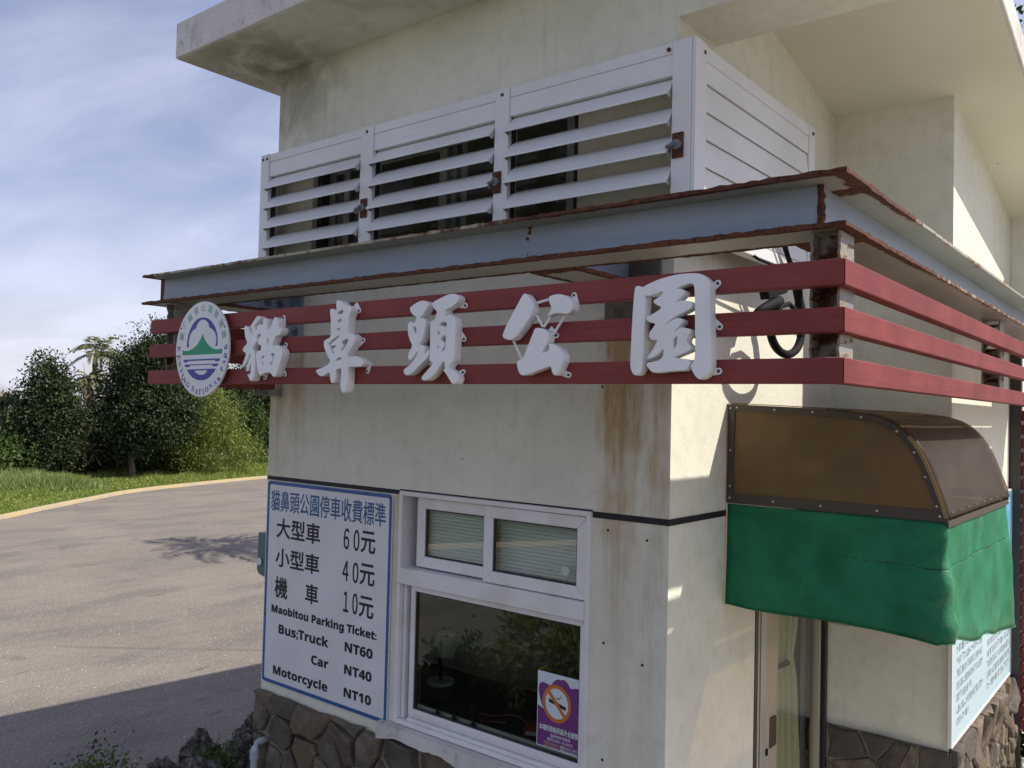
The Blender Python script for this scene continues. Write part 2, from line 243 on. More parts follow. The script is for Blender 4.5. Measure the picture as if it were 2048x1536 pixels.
"5":[[(0.2761,2.8486),(0.2795,2.8547),(0.2879,2.8558),(0.2952,2.8526),(0.2988,2.8496),(0.3269,2.8617),(0.3616,2.8715),(0.4071,2.8781),(0.4405,2.8785),(0.4625,2.8773),(0.4778,2.8735),(0.4931,2.8613),(0.5041,2.8466),(0.5048,2.8327),(0.5039,2.803),(0.5071,2.7436),(0.5103,2.6843),(0.5112,2.6351),(0.5084,2.6155),(0.4959,2.5998),(0.481,2.593),(0.4723,2.596),(0.4589,2.612),(0.4521,2.628),(0.4552,2.634),(0.4637,2.6458),(0.4651,2.6856),(0.4624,2.7456),(0.4617,2.8056),(0.4588,2.8429),(0.4521,2.85),(0.4411,2.8492),(0.4212,2.8456),(0.4034,2.8377),(0.4168,2.8388),(0.4281,2.834),(0.4316,2.8277),(0.4262,2.82),(0.413,2.8086),(0.4041,2.8027),(0.422,2.8071),(0.4398,2.805),(0.4509,2.7983),(0.4543,2.791),(0.449,2.7823),(0.4293,2.7733),(0.4093,2.7662),(0.387,2.7531),(0.3702,2.7399),(0.3848,2.7491),(0.396,2.7557),(0.4095,2.7602),(0.423,2.7575),(0.4276,2.7492),(0.421,2.7414),(0.4101,2.7297),(0.3991,2.7184),(0.4101,2.7277),(0.4212,2.7343),(0.4323,2.7329),(0.4479,2.7282),(0.4524,2.722),(0.446,2.7142),(0.4396,2.7024),(0.4375,2.6945),(0.4465,2.6862),(0.4533,2.678),(0.449,2.6701),(0.4337,2.6644),(0.4116,2.6568),(0.4004,2.6526),(0.4207,2.6506),(0.4385,2.6483),(0.4496,2.6431),(0.4498,2.6341),(0.4434,2.6221),(0.4347,2.6162),(0.4124,2.6164),(0.3808,2.6147),(0.351,2.6113),(0.3371,2.613),(0.3227,2.6256),(0.3178,2.6349),(0.3224,2.6411),(0.3434,2.6438),(0.3595,2.6466),(0.3696,2.6577),(0.3703,2.6792),(0.3614,2.6681),(0.3431,2.6562),(0.3269,2.6507),(0.3175,2.6515),(0.3266,2.6627),(0.3402,2.681),(0.3514,2.7023),(0.3398,2.7012),(0.3292,2.704),(0.3236,2.7146),(0.3264,2.7248),(0.3367,2.7368),(0.3446,2.7478),(0.3317,2.7494),(0.3199,2.7541),(0.3138,2.7627),(0.3172,2.7677),(0.3359,2.7751),(0.3566,2.7854),(0.361,2.7923),(0.347,2.7983),(0.3375,2.805),(0.3351,2.8103),(0.3466,2.8169),(0.3626,2.8261),(0.3659,2.8352),(0.3509,2.831),(0.3277,2.8253),(0.3183,2.8249),(0.31,2.8265),(0.3105,2.8045),(0.3097,2.765),(0.3074,2.7318),(0.3067,2.6902),(0.3057,2.6486),(0.3028,2.6196),(0.2947,2.6082),(0.2853,2.6041),(0.2755,2.6094),(0.2675,2.6241),(0.2663,2.6451),(0.2676,2.6913),(0.2698,2.7543),(0.2722,2.8068)],[(0.3994,2.7007),(0.4082,2.7106),(0.4116,2.7104),(0.4088,2.6832),(0.3988,2.6774)]],
}
TABS = {"1":[(-1.3732, 2.8511), (-1.3538, 2.741), (-1.3536, 2.6217), (-1.4871, 2.6098)],"2":[(-0.9183, 2.855), (-0.8908, 2.7442), (-0.862, 2.63)],"3":[(-0.3904, 2.8433), (-0.3929, 2.7319), (-0.3934, 2.6227)],"4":[(0.046, 2.8494), (-0.0161, 2.7308), (0.0328, 2.61)],"5":[(0.5098, 2.8511), (0.5172, 2.7345), (0.5168, 2.6168)]}
RODS = [[(-0.0821, 2.8329), (-0.0343, 2.8408)],[(-0.0844, 2.7941), (-0.0586, 2.7569)],[(-0.0552, 2.7576), (-0.0284, 2.7895)],[(0.0249, 2.7886), (-0.0202, 2.7321)],[(-0.1733, 2.7174), (-0.1389, 2.6614)]]
EMBLEM = {"arc":[(-2.0391, 2.746), (-2.0387, 2.7724), (-2.0309, 2.8014), (-2.0165, 2.8271), (-1.9967, 2.8496), (-1.9662, 2.8686), (-1.9353, 2.8758), (-1.9069, 2.8758), (-1.8731, 2.8685), (-1.8468, 2.8544), (-1.8202, 2.8306), (-1.8048, 2.8074), (-1.7972, 2.7817), (-1.7961, 2.7465), (-1.814, 2.747), (-1.8062, 2.7651), (-1.8062, 2.782), (-1.816, 2.8021), (-1.8293, 2.8154), (-1.8449, 2.8231), (-1.8629, 2.8281), (-1.869, 2.844), (-1.8825, 2.8561), (-1.901, 2.8641), (-1.9166, 2.8662), (-1.9346, 2.8642), (-1.9548, 2.8536), (-1.967, 2.8396), (-1.9715, 2.8282), (-1.9898, 2.8246), (-2.0075, 2.8122), (-2.0198, 2.7951), (-2.0263, 2.772), (-2.0219, 2.7455)],"mountain":[(-2.0762, 2.7337), (-2.0477, 2.7301), (-2.0156, 2.7323), (-1.9844, 2.7416), (-1.9539, 2.7582), (-1.9292, 2.7805), (-1.9151, 2.803), (-1.8982, 2.7794), (-1.8711, 2.7557), (-1.8397, 2.7392), (-1.8091, 2.7314), (-1.7843, 2.7322), (-1.7598, 2.7352), (-1.7609, 2.7128), (-2.0736, 2.7116)],"stripe1":[(-2.0641, 2.6914), (-1.773, 2.6932), (-1.7786, 2.6802), (-1.8109, 2.6801), (-1.8103, 2.6858), (-2.0259, 2.6849), (-2.0272, 2.6794), (-2.0579, 2.679)],"stripe2":[(-2.0534, 2.6693), (-1.7845, 2.6705), (-1.7907, 2.659), (-1.8296, 2.659), (-1.829, 2.6658), (-2.0112, 2.6652), (-2.0097, 2.6584), (-2.0456, 2.6574)],"bowl":[(-2.0342, 2.6471), (-1.803, 2.6491), (-1.818, 2.6329), (-1.8421, 2.6161), (-1.8717, 2.6035), (-1.9072, 2.5979), (-1.9436, 2.5995), (-1.9811, 2.6097), (-2.0086, 2.6244)],"bowlhole":[(-1.9726, 2.6415), (-1.8665, 2.6424), (-1.8785, 2.6306), (-1.8986, 2.6236), (-1.9217, 2.6223), (-1.9454, 2.6268), (-1.9616, 2.6342)]}
EM_CN = [('墾', -2.0847, 2.7959), ('丁', -2.0651, 2.8453), ('國', -2.0209, 2.877), ('家', -1.9714, 2.908), ('公', -1.9162, 2.918), ('園', -1.8603, 2.9078), ('管', -1.8126, 2.8854), ('理', -1.7738, 2.8441), ('處', -1.7499, 2.7969)]
EM_EN = [('K', -2.1029, 2.7403), ('E', -2.1004, 2.7033), ('N', -2.0956, 2.6722), ('T', -2.081, 2.6426), ('I', -2.0664, 2.6204), ('N', -2.0498, 2.5983), ('G', -2.0206, 2.5793), ('N', -1.9779, 2.5606), ('A', -1.9483, 2.5506), ('T', -1.9221, 2.5473), ('I', -1.8938, 2.5494), ('O', -1.8674, 2.5595), ('N', -1.8384, 2.5737), ('A', -1.8053, 2.5892), ('L', -1.779, 2.606), ('P', -1.7569, 2.6463), ('A', -1.744, 2.6754), ('R', -1.7336, 2.7058), ('K', -1.7334, 2.742)]
BOARD = [
 ("貓鼻頭公園停車收費標準",-2.3753,-1.4819,1.9340,2.0470,"b"),
 ("大型車",-2.3196,-1.9582,1.7953,1.9016,"k"),
 ("60",-1.7789,-1.6617,1.7985,1.9029,"k"),
 ("元",-1.652,-1.5485,1.7976,1.9040,"k"),
 ("小型車",-2.3216,-1.9588,1.6439,1.7456,"k"),
 ("40",-1.7805,-1.6621,1.6439,1.7453,"k"),
 ("元",-1.6537,-1.5479,1.6443,1.7477,"k"),
 ("機",-2.3208,-2.211,1.4820,1.5938,"k"),
 ("車",-2.0638,-1.9594,1.4912,1.5926,"k"),
 ("10",-1.7673,-1.6616,1.4939,1.5967,"k"),
 ("元",-1.6529,-1.5495,1.4901,1.5929,"k"),
 ("Maobitou Parking Ticket:",-2.3426,-1.5218,1.3870,1.4435,"k"),
 ("Bus;Truck",-2.2756,-1.8707,1.2910,1.3500,"k"),
 ("NT60",-1.7474,-1.546,1.3050,1.3535,"k"),
 ("Car",-2.0002,-1.8657,1.1940,1.2415,"k"),
 ("NT40",-1.7463,-1.5483,1.1970,1.2445,"k"),
 ("Motorcycle",-2.3124,-1.867,1.0670,1.1295,"k"),
 ("NT10",-1.745,-1.5483,1.0870,1.1335,"k"),
]
SPOT = 0.2085

# ------------------------------------------------------------------ materials
def stucco():
    m, n, b = mat('painted_stucco', rough=0.9, spec=0.25)
    P = n.pos(); x, y, z = n.sep(P)[:3]
    blotch = n.noise(P, 1.7, 5, 0.6); fine = n.noise(P, 120, 3, 0.7); mid = n.noise(P, 14, 4, 0.6)
    c = n.mix(n.step(blotch, 0.3, 0.7), (0.70, 0.69, 0.575), (0.785, 0.775, 0.66))
    c = n.mix(n.step(mid, 0.45, 0.8, 0, 0.35), c, (0.52, 0.48, 0.39))
    c = n.mix(n.step(fine, 0.58, 0.78, 0, 0.35), c, (0.36, 0.34, 0.29))
    sv = n.new('ShaderNodeTexVoronoi'); n.put(sv.inputs['Vector'], P); sv.inputs['Scale'].default_value = 7.0
    pick = n.step(n.sep(sv.outputs['Color'])[0], 0.70, 0.72)
    c = n.mix(n.math('MULTIPLY', n.step(sv.outputs['Distance'], 0.05, 0.02, 0, 0.7), pick), c, (0.10, 0.085, 0.06))
    patch = n.step(n.noise(n.vmul(P, (1, 1, 1.3)), 2.3, 2, 0.4, 1.2), 0.60, 0.64)
    c = n.mix(n.math('MULTIPLY', patch, 0.30), c, (0.80, 0.77, 0.63))
    drip = n.step(n.noise(n.vmul(P, (20, 20, 0.9)), 1.0, 5, 0.6), 0.52, 0.80)
    c = n.mix(n.math('MULTIPLY', drip, n.step(n.noise(P, 0.9, 3), 0.35, 0.65, 0.05, 0.38)), c, (0.43, 0.40, 0.32))
    # rust that has run down the front wall below the three steel plates
    front = n.step(y, 0.006, 0.0)
    wob = n.math('MULTIPLY', n.math('SUBTRACT', n.noise(n.vmul(P, (9, 9, 3.4)), 1.0, 5, 0.6), 0.5), 0.22)
    xs = n.math('ADD', x, wob)
    streak = n.noise(n.vmul(P, (26, 1, 1.0)), 1.0, 4, 0.6); cloud = n.noise(n.vmul(P, (16, 1, 5)), 1.0, 5, 0.65)
    def run(xc, hw, ztop, zbot, amount):
        side = n.step(n.math('ABSOLUTE', n.math('SUBTRACT', xs, xc)), hw, hw * 0.15)
        fall = n.math('MULTIPLY', n.step(z, ztop + 0.02, ztop - 0.01), n.step(z, zbot, ztop, 0.0, 1.0))
        return n.math('MULTIPLY', n.math('MULTIPLY', side, n.math('POWER', fall, 0.7)), amount)
    r = run(-0.215, 0.125, 2.86, 1.35, 1.5)
    for a in ((-0.045, 0.07, 2.80, 1.6, 1.1), (-0.21, 0.10, 2.2, 0.7, 0.42), (-0.08, 0.07, 2.05, 0.9, 0.5), (-2.36, 0.12, 2.88, 1.85, 1.4), (-2.20, 0.10, 2.86, 2.0, 0.9), (-1.42, 0.03, 2.1, 1.0, 0.55), (-1.75, 0.18, 3.0, 2.85, 0.35)):
        r = n.math('MAXIMUM', r, run(*a))
    r = n.math('MULTIPLY', n.math('MULTIPLY', r, front), n.math('ADD', n.step(streak, 0.30, 0.72, 0.20, 0.80), n.step(cloud, 0.3, 0.75, -0.12, 0.45)), clamp=True)
    c = n.mix(n.math('MULTIPLY', r, 0.95), c, n.mix(cloud, (0.36, 0.215, 0.08), (0.50, 0.385, 0.205)))
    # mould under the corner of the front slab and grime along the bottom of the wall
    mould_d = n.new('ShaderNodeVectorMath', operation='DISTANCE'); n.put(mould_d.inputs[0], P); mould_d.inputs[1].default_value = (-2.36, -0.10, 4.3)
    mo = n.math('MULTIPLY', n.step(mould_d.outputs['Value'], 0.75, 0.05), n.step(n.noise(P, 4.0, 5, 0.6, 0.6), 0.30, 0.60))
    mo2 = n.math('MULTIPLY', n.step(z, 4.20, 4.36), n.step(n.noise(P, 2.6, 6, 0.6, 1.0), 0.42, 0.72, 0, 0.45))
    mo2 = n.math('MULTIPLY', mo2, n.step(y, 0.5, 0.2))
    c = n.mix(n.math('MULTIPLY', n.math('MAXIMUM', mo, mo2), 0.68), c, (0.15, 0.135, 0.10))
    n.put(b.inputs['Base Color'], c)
    h = n.math('ADD', n.noise(P, 75, 4, 0.65), n.math('MULTIPLY', n.noise(P, 210, 2, 0.6), 0.6))
    n.put(b.inputs['Normal'], n.bump(h, 0.34, 0.005))
    return m
M_STUCCO = stucco()

def slab_concrete():
    m, n, b = mat('weathered_slab', rough=0.92, spec=0.2)
    P = n.pos()
    c = n.mix(n.step(n.noise(P, 3.0, 5), 0.3, 0.7), (0.58, 0.56, 0.52), (0.70, 0.68, 0.63))
    spot = n.step(n.noise(n.vmul(P, (1.5, 1.5, 1.0)), 11, 6, 0.7), 0.50, 0.72)
    big = n.step(n.noise(P, 2.2, 4), 0.38, 0.62)
    c = n.mix(n.math('MULTIPLY', n.math('MULTIPLY', spot, big), 0.75), c, (0.16, 0.155, 0.15))
    n.put(b.inputs['Base Color'], c); n.put(b.inputs['Normal'], n.bump(n.noise(P, 60, 4, 0.65), 0.5, 0.006))
    return m
M_SLAB = slab_concrete()

def soffit_paint():
    m, n, b = mat('soffit_paint', rough=0.9, spec=0.2)
    P = n.pos()
    c = n.mix(n.step(n.noise(P, 1.6, 5), 0.3, 0.7), (0.70, 0.68, 0.56), (0.76, 0.74, 0.62))
    sp = n.voro(P, 6.0); c = n.mix(n.step(sp, 0.05, 0.02, 0, 0.8), c, (0.08, 0.07, 0.05))
    n.put(b.inputs['Base Color'], c); n.put(b.inputs['Normal'], n.bump(n.noise(P, 90, 3), 0.2, 0.004))
    return m
M_SOFFIT = soffit_paint()

def steel(name, paint, rusty, edge_gain=1.0, spot=0.0):
    m, n, b = mat(name, rough=0.5, spec=0.4)
    P = n.pos(); e = n.attr('edge')
    nz = n.noise(P, 24, 7, 0.74); nz2 = n.noise(P, 3.1, 4, 0.6); fine = n.noise(P, 70, 4, 0.7)
    v = n.math('ADD', n.math('ADD', n.math('MULTIPLY', e, 0.62 * edge_gain), n.math('MULTIPLY', nz, 0.55)), n.math('MULTIPLY', nz2, 0.28))
    sx = n.sep(P)[0]; sp_ = n.math('MULTIPLY', n.step(n.math('ABSOLUTE', n.math('ADD', sx, SPOT)), 0.035, 0.004), n.step(n.noise(n.vmul(P, (60, 1, 30)), 1.0, 4, 0.6), 0.40, 0.62))
    v = n.math('ADD', v, n.math('MULTIPLY', sp_, spot))
    f = n.step(v, 0.70 - rusty, 0.80 - rusty)
    pc = n.mix(n.step(n.noise(n.vmul(P, (2, 2, 14)), 1.0, 5), 0.3, 0.75), paint, tuple(k * 0.78 for k in paint))
    pc = n.mix(n.step(v, 0.58 - rusty, 0.74 - rusty, 0, 0.6), pc, (0.40, 0.30, 0.17))
    rc = n.mix(n.step(fine, 0.25, 0.68), (0.022, 0.009, 0.007), n.mix(nz2, (0.085, 0.026, 0.014), (0.21, 0.075, 0.032)))
    n.put(b.inputs['Base Color'], n.mix(f, pc, rc))
    n.put(b.inputs['Roughness'], n.math('ADD', n.math('MULTIPLY', f, 0.42), 0.48))
    h = n.math('MULTIPLY', f, n.math('ADD', n.noise(P, 40, 5, 0.7), 0.3))
    n.put(b.inputs['Normal'], n.bump(h, 0.7, 0.006))
    return m
M_BEAM = steel('painted_beam_steel', (0.33, 0.39, 0.46), 0.0, 1.0, 0.42)
M_FLANGE = steel('painted_flange_steel', (0.36, 0.37, 0.33), 0.0)
M_POST = steel('rusted_post_steel', (0.25, 0.26, 0.24), 0.0)
M_PLATE = steel('bracket_plate_steel', (0.28, 0.33, 0.38), 0.02)
M_RPLATE = steel('rusted_plate_steel', (0.17, 0.155, 0.125), 0.16)
M_BOLT = steel('bolt_steel', (0.16, 0.17, 0.18), 0.06)
M_RUST = steel('rust_scale', (0.12, 0.06, 0.03), 0.45)

def slat_paint():
    m, n, b = mat('oxblood_painted_timber', rough=0.62, spec=0.35)
    P = n.pos()
    grain = n.noise(n.vmul(P, (3, 3, 90)), 1.0, 5, 0.6); bl = n.noise(P, 5, 4)
    r = n.rand()
    c = n.mix(n.step(bl, 0.3, 0.7), (0.155, 0.019, 0.018), (0.225, 0.036, 0.033))
    c = n.mix(n.step(grain, 0.42, 0.70, 0, 0.65), c, (0.125, 0.018, 0.020))
    c = n.mix(n.math('MULTIPLY', r, 0.3), c, (0.32, 0.080, 0.068))
    c = n.mix(n.step(n.noise(n.vmul(P, (0.6, 0.6, 1.6)), 26, 6, 0.75), 0.62, 0.72, 0, 0.7), c, (0.055, 0.012, 0.012))
    n.put(b.inputs['Base Color'], c); n.put(b.inputs['Normal'], n.bump(grain, 0.25, 0.003))
    return m
M_SLAT = slat_paint()

def white_alu():
    m, n, b = mat('white_coated_aluminium', rough=0.42, spec=0.45)
    P = n.pos()
    c = n.mix(n.step(n.noise(P, 2.4, 5), 0.3, 0.75), (0.74, 0.745, 0.74), (0.66, 0.655, 0.635))
    c = n.mix(n.step(n.noise(n.vmul(P, (2, 2, 22)), 1.6, 5, 0.65), 0.60, 0.8, 0, 0.45), c, (0.42, 0.39, 0.33))
    c = n.mix(n.step(n.noise(P, 9.0, 6, 0.72), 0.70, 0.78, 0, 0.65), c, (0.30, 0.19, 0.12))
    n.put(b.inputs['Base Color'], c)
    return m
M_ALU = white_alu()
M_UPVC, _n, _b = mat('white_upvc', rough=0.33, spec=0.5)
_P = _n.pos(); _n.put(_b.inputs['Base Color'], _n.mix(_n.step(_n.noise(_P, 5, 5), 0.45, 0.75), (0.78, 0.775, 0.76), (0.66, 0.64, 0.59)))
def letter_white():
    m, n, b = mat('white_letter_enamel', rough=0.36, spec=0.5)
    P = n.pos()
    c = n.mix(n.step(n.noise(P, 6, 5), 0.4, 0.75), (0.84, 0.845, 0.84), (0.76, 0.755, 0.73))
    nrm = n.new('ShaderNodeNewGeometry').outputs['Normal']; nz = n.sep(nrm)[2]
    # rusty drip marks, only on the returns and in noisy spots
    c = n.mix(n.math('MULTIPLY', n.step(n.noise(n.vmul(P, (30, 30, 12)), 1.0, 4), 0.52, 0.72), n.step(nz, -0.35, -0.75, 0, 0.5)), c, (0.50, 0.40, 0.26))
    n.put(b.inputs['Base Color'], c); n.put(b.inputs['Normal'], n.bump(n.noise(P, 22, 2), 0.06, 0.01))
    return m
M_LETTER = letter_white()
M_DARKGAP, *_ = mat('black_sealant', (0.012, 0.012, 0.014), 0.7)
M_BLACK, *_ = mat('black_plastic', (0.008, 0.008, 0.011), 0.75, 0.0, 0.15)
M_RUBBER, *_ = mat('dark_gasket', (0.03, 0.03, 0.03), 0.6)
M_INK, *_ = mat('black_print', (0.012, 0.012, 0.015), 0.6)
M_BLUEINK, *_ = mat('blue_print', (0.035, 0.11, 0.27), 0.6)
def board_white():
    m, n, b = mat('board_white_enamel', rough=0.35, spec=0.4)
    P = n.pos()
    n.put(b.inputs['Base Color'], n.mix(n.step(n.noise(P, 3.5, 5), 0.35, 0.75), (0.74, 0.745, 0.75), (0.68, 0.68, 0.67)))
    return m
M_BOARD = board_white()
M_BOARDBLUE, *_ = mat('board_blue_enamel', (0.03, 0.10, 0.30), 0.4)
M_GREENPRINT, *_ = mat('emblem_green', (0.0, 0.30, 0.14), 0.5)
M_GREENINK, *_ = mat('emblem_green_print', (0.10, 0.40, 0.26), 0.5)
M_NAVYPRINT, *_ = mat('emblem_blue', (0.045, 0.05, 0.32), 0.5)
M_PVC, *_ = mat('grey_pvc', (0.42, 0.45, 0.48), 0.4)
M_METER, *_ = mat('green_grey_enamel', (0.085, 0.15, 0.14), 0.4)
M_STICKER, *_ = mat('white_sticker', (0.62, 0.72, 0.74), 0.5)
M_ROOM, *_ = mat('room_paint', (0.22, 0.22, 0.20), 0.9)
M_LAMP, *_ = mat('lamp_tube_white', (0.85, 0.87, 0.85), 0.4)
M_DOORALU, *_ = mat('beige_door_aluminium', (0.40, 0.355, 0.26), 0.42, 0.0, 0.5)
M_DOORALU2, *_ = mat('bare_aluminium', (0.50, 0.50, 0.47), 0.38, 0.6)
M_DARKBRONZE, *_ = mat('dark_bronze_frame', (0.035, 0.033, 0.03), 0.4)
M_CURTAIN, *_ = mat('cream_curtain_cloth', (0.68, 0.59, 0.38), 0.9)

def glass(name, tint, ior=1.52, boost=1.0):
    m = bpy.data.materials.new(name); m.use_nodes = True; n = NT(m.node_tree); n.n.clear()
    tr = n.new('ShaderNodeBsdfTransparent'); tr.inputs[0].default_value = (*tint, 1)
    gl = n.new('ShaderNodeBsdfGlossy'); gl.inputs['Color'].default_value = (1, 1, 1, 1); gl.inputs['Roughness'].default_value = 0.0
    fr = n.new('ShaderNodeFresnel'); fr.inputs['IOR'].default_value = ior
    front = n.math('SUBTRACT', 1.0, n.new('ShaderNodeNewGeometry').outputs['Backfacing'])
    f = n.math('MULTIPLY', n.math('MULTIPLY', fr.outputs[0], front), boost, clamp=True)
    mx = n.new('ShaderNodeMixShader'); n.l.new(f, mx.inputs[0]); n.l.new(tr.outputs[0], mx.inputs[1]); n.l.new(gl.outputs[0], mx.inputs[2])
    out = n.new('ShaderNodeOutputMaterial'); n.l.new(mx.outputs[0], out.inputs['Surface'])
    return m
M_GLASS = glass('window_glass', (0.93, 0.965, 0.94), 1.52, 2.0)
M_GLASSDARK = glass('tinted_glass', (0.84, 0.88, 0.85), 1.52, 1.5)
M_BLIND, *_ = mat('pale_green_blind', (0.74, 0.77, 0.73), 0.5)

def stone_mat():
    m, n, b = mat('cladding_stone', rough=0.8, spec=0.3)
    P = n.pos(); r = n.rand()
    rr = n.new('ShaderNodeValToRGB'); n.l.new(r, rr.inputs[0])
    cr = rr.color_ramp; cr.elements[0].position = 0; cr.elements[0].color = (0.115, 0.092, 0.068, 1); cr.elements[1].position = 1; cr.elements[1].color = (0.145, 0.132, 0.115, 1)
    for p, c in ((0.25, (0.175, 0.128, 0.082, 1)), (0.5, (0.08, 0.073, 0.066, 1)), (0.75, (0.22, 0.17, 0.115, 1))):
        e = cr.elements.new(p); e.color = c
    c = n.mix(n.step(n.noise(P, 14, 6, 0.65), 0.35, 0.7, 0, 0.75), rr.outputs[0], (0.075, 0.062, 0.05))
    c = n.mix(n.step(n.noise(P, 6, 5, 0.6), 0.55, 0.75, 0, 0.5), c, (0.32, 0.25, 0.16))
    n.put(b.inputs['Base Color'], c)
    n.put(b.inputs['Normal'], n.bump(n.math('ADD', n.noise(P, 22, 6, 0.65), n.math('MULTIPLY', n.noise(P, 90, 3), 0.3)), 0.8, 0.012))
    return m
M_STONE = stone_mat()
def mortar():
    m, n, b = mat('mortar', rough=0.95, spec=0.15)
    P = n.pos(); n.put(b.inputs['Base Color'], n.mix(n.noise(P, 12, 5), (0.20, 0.175, 0.14), (0.34, 0.31, 0.255)))
    n.put(b.inputs['Normal'], n.bump(n.noise(P, 50, 5, 0.7), 0.8, 0.008)); return m
M_MORTAR = mortar()

def asphalt():
    m, n, b = mat('worn_asphalt', rough=0.85, spec=0.35)
    P = n.pos()
    v = n.new('ShaderNodeTexVoronoi'); n.put(v.inputs['Vector'], P); v.inputs['Scale'].default_value = 90
    cr = n.sep(v.outputs['Color'])[0]
    big = n.noise(P, 0.35, 5, 0.55); mid = n.noise(n.vmul(P, (1, 0.35, 1)), 1.6, 5, 0.6); fine = n.noise(P, 60, 3, 0.7)
    c = n.mix(n.step(big, 0.3, 0.7), (0.205, 0.180, 0.148), (0.252, 0.222, 0.184))
    c = n.mix(n.step(mid, 0.42, 0.70, 0, 0.75), c, (0.142, 0.128, 0.114))
    c = n.mix(n.step(cr, 0.35, 0.0, 0, 0.35), c, (0.13, 0.12, 0.11))
    c = n.mix(n.step(cr, 0.84, 0.98, 0, 0.55), c, (0.40, 0.38, 0.35))
    v2 = n.new('ShaderNodeTexVoronoi'); n.put(v2.inputs['Vector'], P); v2.inputs['Scale'].default_value = 13
    sel = n.step(n.sep(v2.outputs['Color'])[1], 0.80, 0.84)
    c = n.mix(n.math('MULTIPLY', n.step(v2.outputs['Distance'], 0.15, 0.07), sel), c, (0.58, 0.56, 0.52))
    # reddish brown smears
    rot = n.new('ShaderNodeMapping'); n.put(rot.inputs['Vector'], P); rot.inputs['Rotation'].default_value = (0, 0, math.radians(38)); rot.inputs['Scale'].default_value = (3.2, 0.9, 1)
    sm = n.step(n.noise(rot.outputs[0], 1.5, 5, 0.6), 0.62, 0.72, 0, 0.75)
    c = n.mix(sm, c, (0.13, 0.07, 0.045))
    oil = n.step(n.noise(P, 0.8, 5, 0.6, 0.8), 0.60, 0.74, 0, 0.4); c = n.mix(oil, c, (0.095, 0.088, 0.082))
    # long hairline cracks
    ck = n.new('ShaderNodeTexVoronoi', feature='DISTANCE_TO_EDGE'); wv = n.new('ShaderNodeVectorMath', operation='ADD'); n.put(wv.inputs[0], P)
    n.put(wv.inputs[1], n.vmul(n.new('ShaderNodeTexNoise').outputs['Color'], (0.9, 0.9, 0)))
    n.put(ck.inputs['Vector'], wv.outputs[0]); ck.inputs['Scale'].default_value = 0.09
    c = n.mix(n.math('MULTIPLY', n.math('MULTIPLY', n.step(ck.outputs['Distance'], 0.0032, 0.001), n.step(n.noise(P, 0.5, 3), 0.45, 0.6)), 0.5), c, (0.10, 0.092, 0.085))
    n.put(b.inputs['Base Color'], c)
    h = n.math('ADD', v.outputs['Distance'], n.math('MULTIPLY', fine, 0.7))
    n.put(b.inputs['Normal'], n.bump(h, 0.75, 0.008))
    return m
M_ROAD = asphalt()
def earth():
    m, n, b = mat('grassy_earth', rough=0.95, spec=0.1)
    P = n.pos(); n.put(b.inputs['Base Color'], n.mix(n.step(n.noise(P, 0.8, 6), 0.35, 0.65), (0.06, 0.085, 0.022), (0.12, 0.115, 0.045)))
    n.put(b.inputs['Normal'], n.bump(n.noise(P, 9, 5), 0.6, 0.05)); return m
M_EARTH = earth()
def soil():
    m, n, b = mat('dark_soil', rough=0.95, spec=0.1)
    P = n.pos(); n.put(b.inputs['Base Color'], n.mix(n.noise(P, 12, 5), (0.035, 0.03, 0.022), (0.09, 0.075, 0.05)))
    n.put(b.inputs['Normal'], n.bump(n.noise(P, 30, 5), 0.8, 0.03)); return m
M_SOIL = soil()
def bounce_paving():
    m, n, b = mat('pale_bounce_paving', rough=0.9, spec=0.2)
    P = n.pos(); n.put(b.inputs['Base Color'], n.mix(n.noise(P, 1.5, 6), (0.42, 0.39, 0.33), (0.50, 0.465, 0.39)))  # kept pale and warm so that it bounces light up under the roof
    n.put(b.inputs['Normal'], n.bump(n.noise(P, 40, 4), 0.4, 0.005)); return m
M_BOUNCEPAVE = bounce_paving()
M_KERB, _n, _b = mat('yellow_kerb_paint', rough=0.8)
_P = _n.pos(); _n.put(_b.inputs['Base Color'], _n.mix(_n.step(_n.noise(_P, 3, 5), 0.42, 0.68), (0.43, 0.34, 0.185), (0.34, 0.30, 0.24)))
M_SEA, _n, _b = mat('sea_water', (0.02, 0.06, 0.12), 0.25)
_n.put(_b.inputs['Normal'], _n.bump(_n.noise(_n.pos(), 0.05, 5), 0.4, 2.0))
def rock_mat():
    m, n, b = mat('coral_rock', rough=0.95, spec=0.15)
    P = n.pos(); nz = n.noise(P, 26, 6, 0.7)
    c = n.mix(n.step(nz, 0.38, 0.66), (0.05, 0.047, 0.042), (0.25, 0.235, 0.205))
    c = n.mix(n.step(n.noise(P, 5, 3), 0.5, 0.7, 0, 0.5), c, (0.12, 0.115, 0.07))
    n.put(b.inputs['Base Color'], c)
    n.put(b.inputs['Normal'], n.bump(n.math('ADD', nz, n.voro(P, 28)), 0.9, 0.03)); return m
M_ROCK = rock_mat()

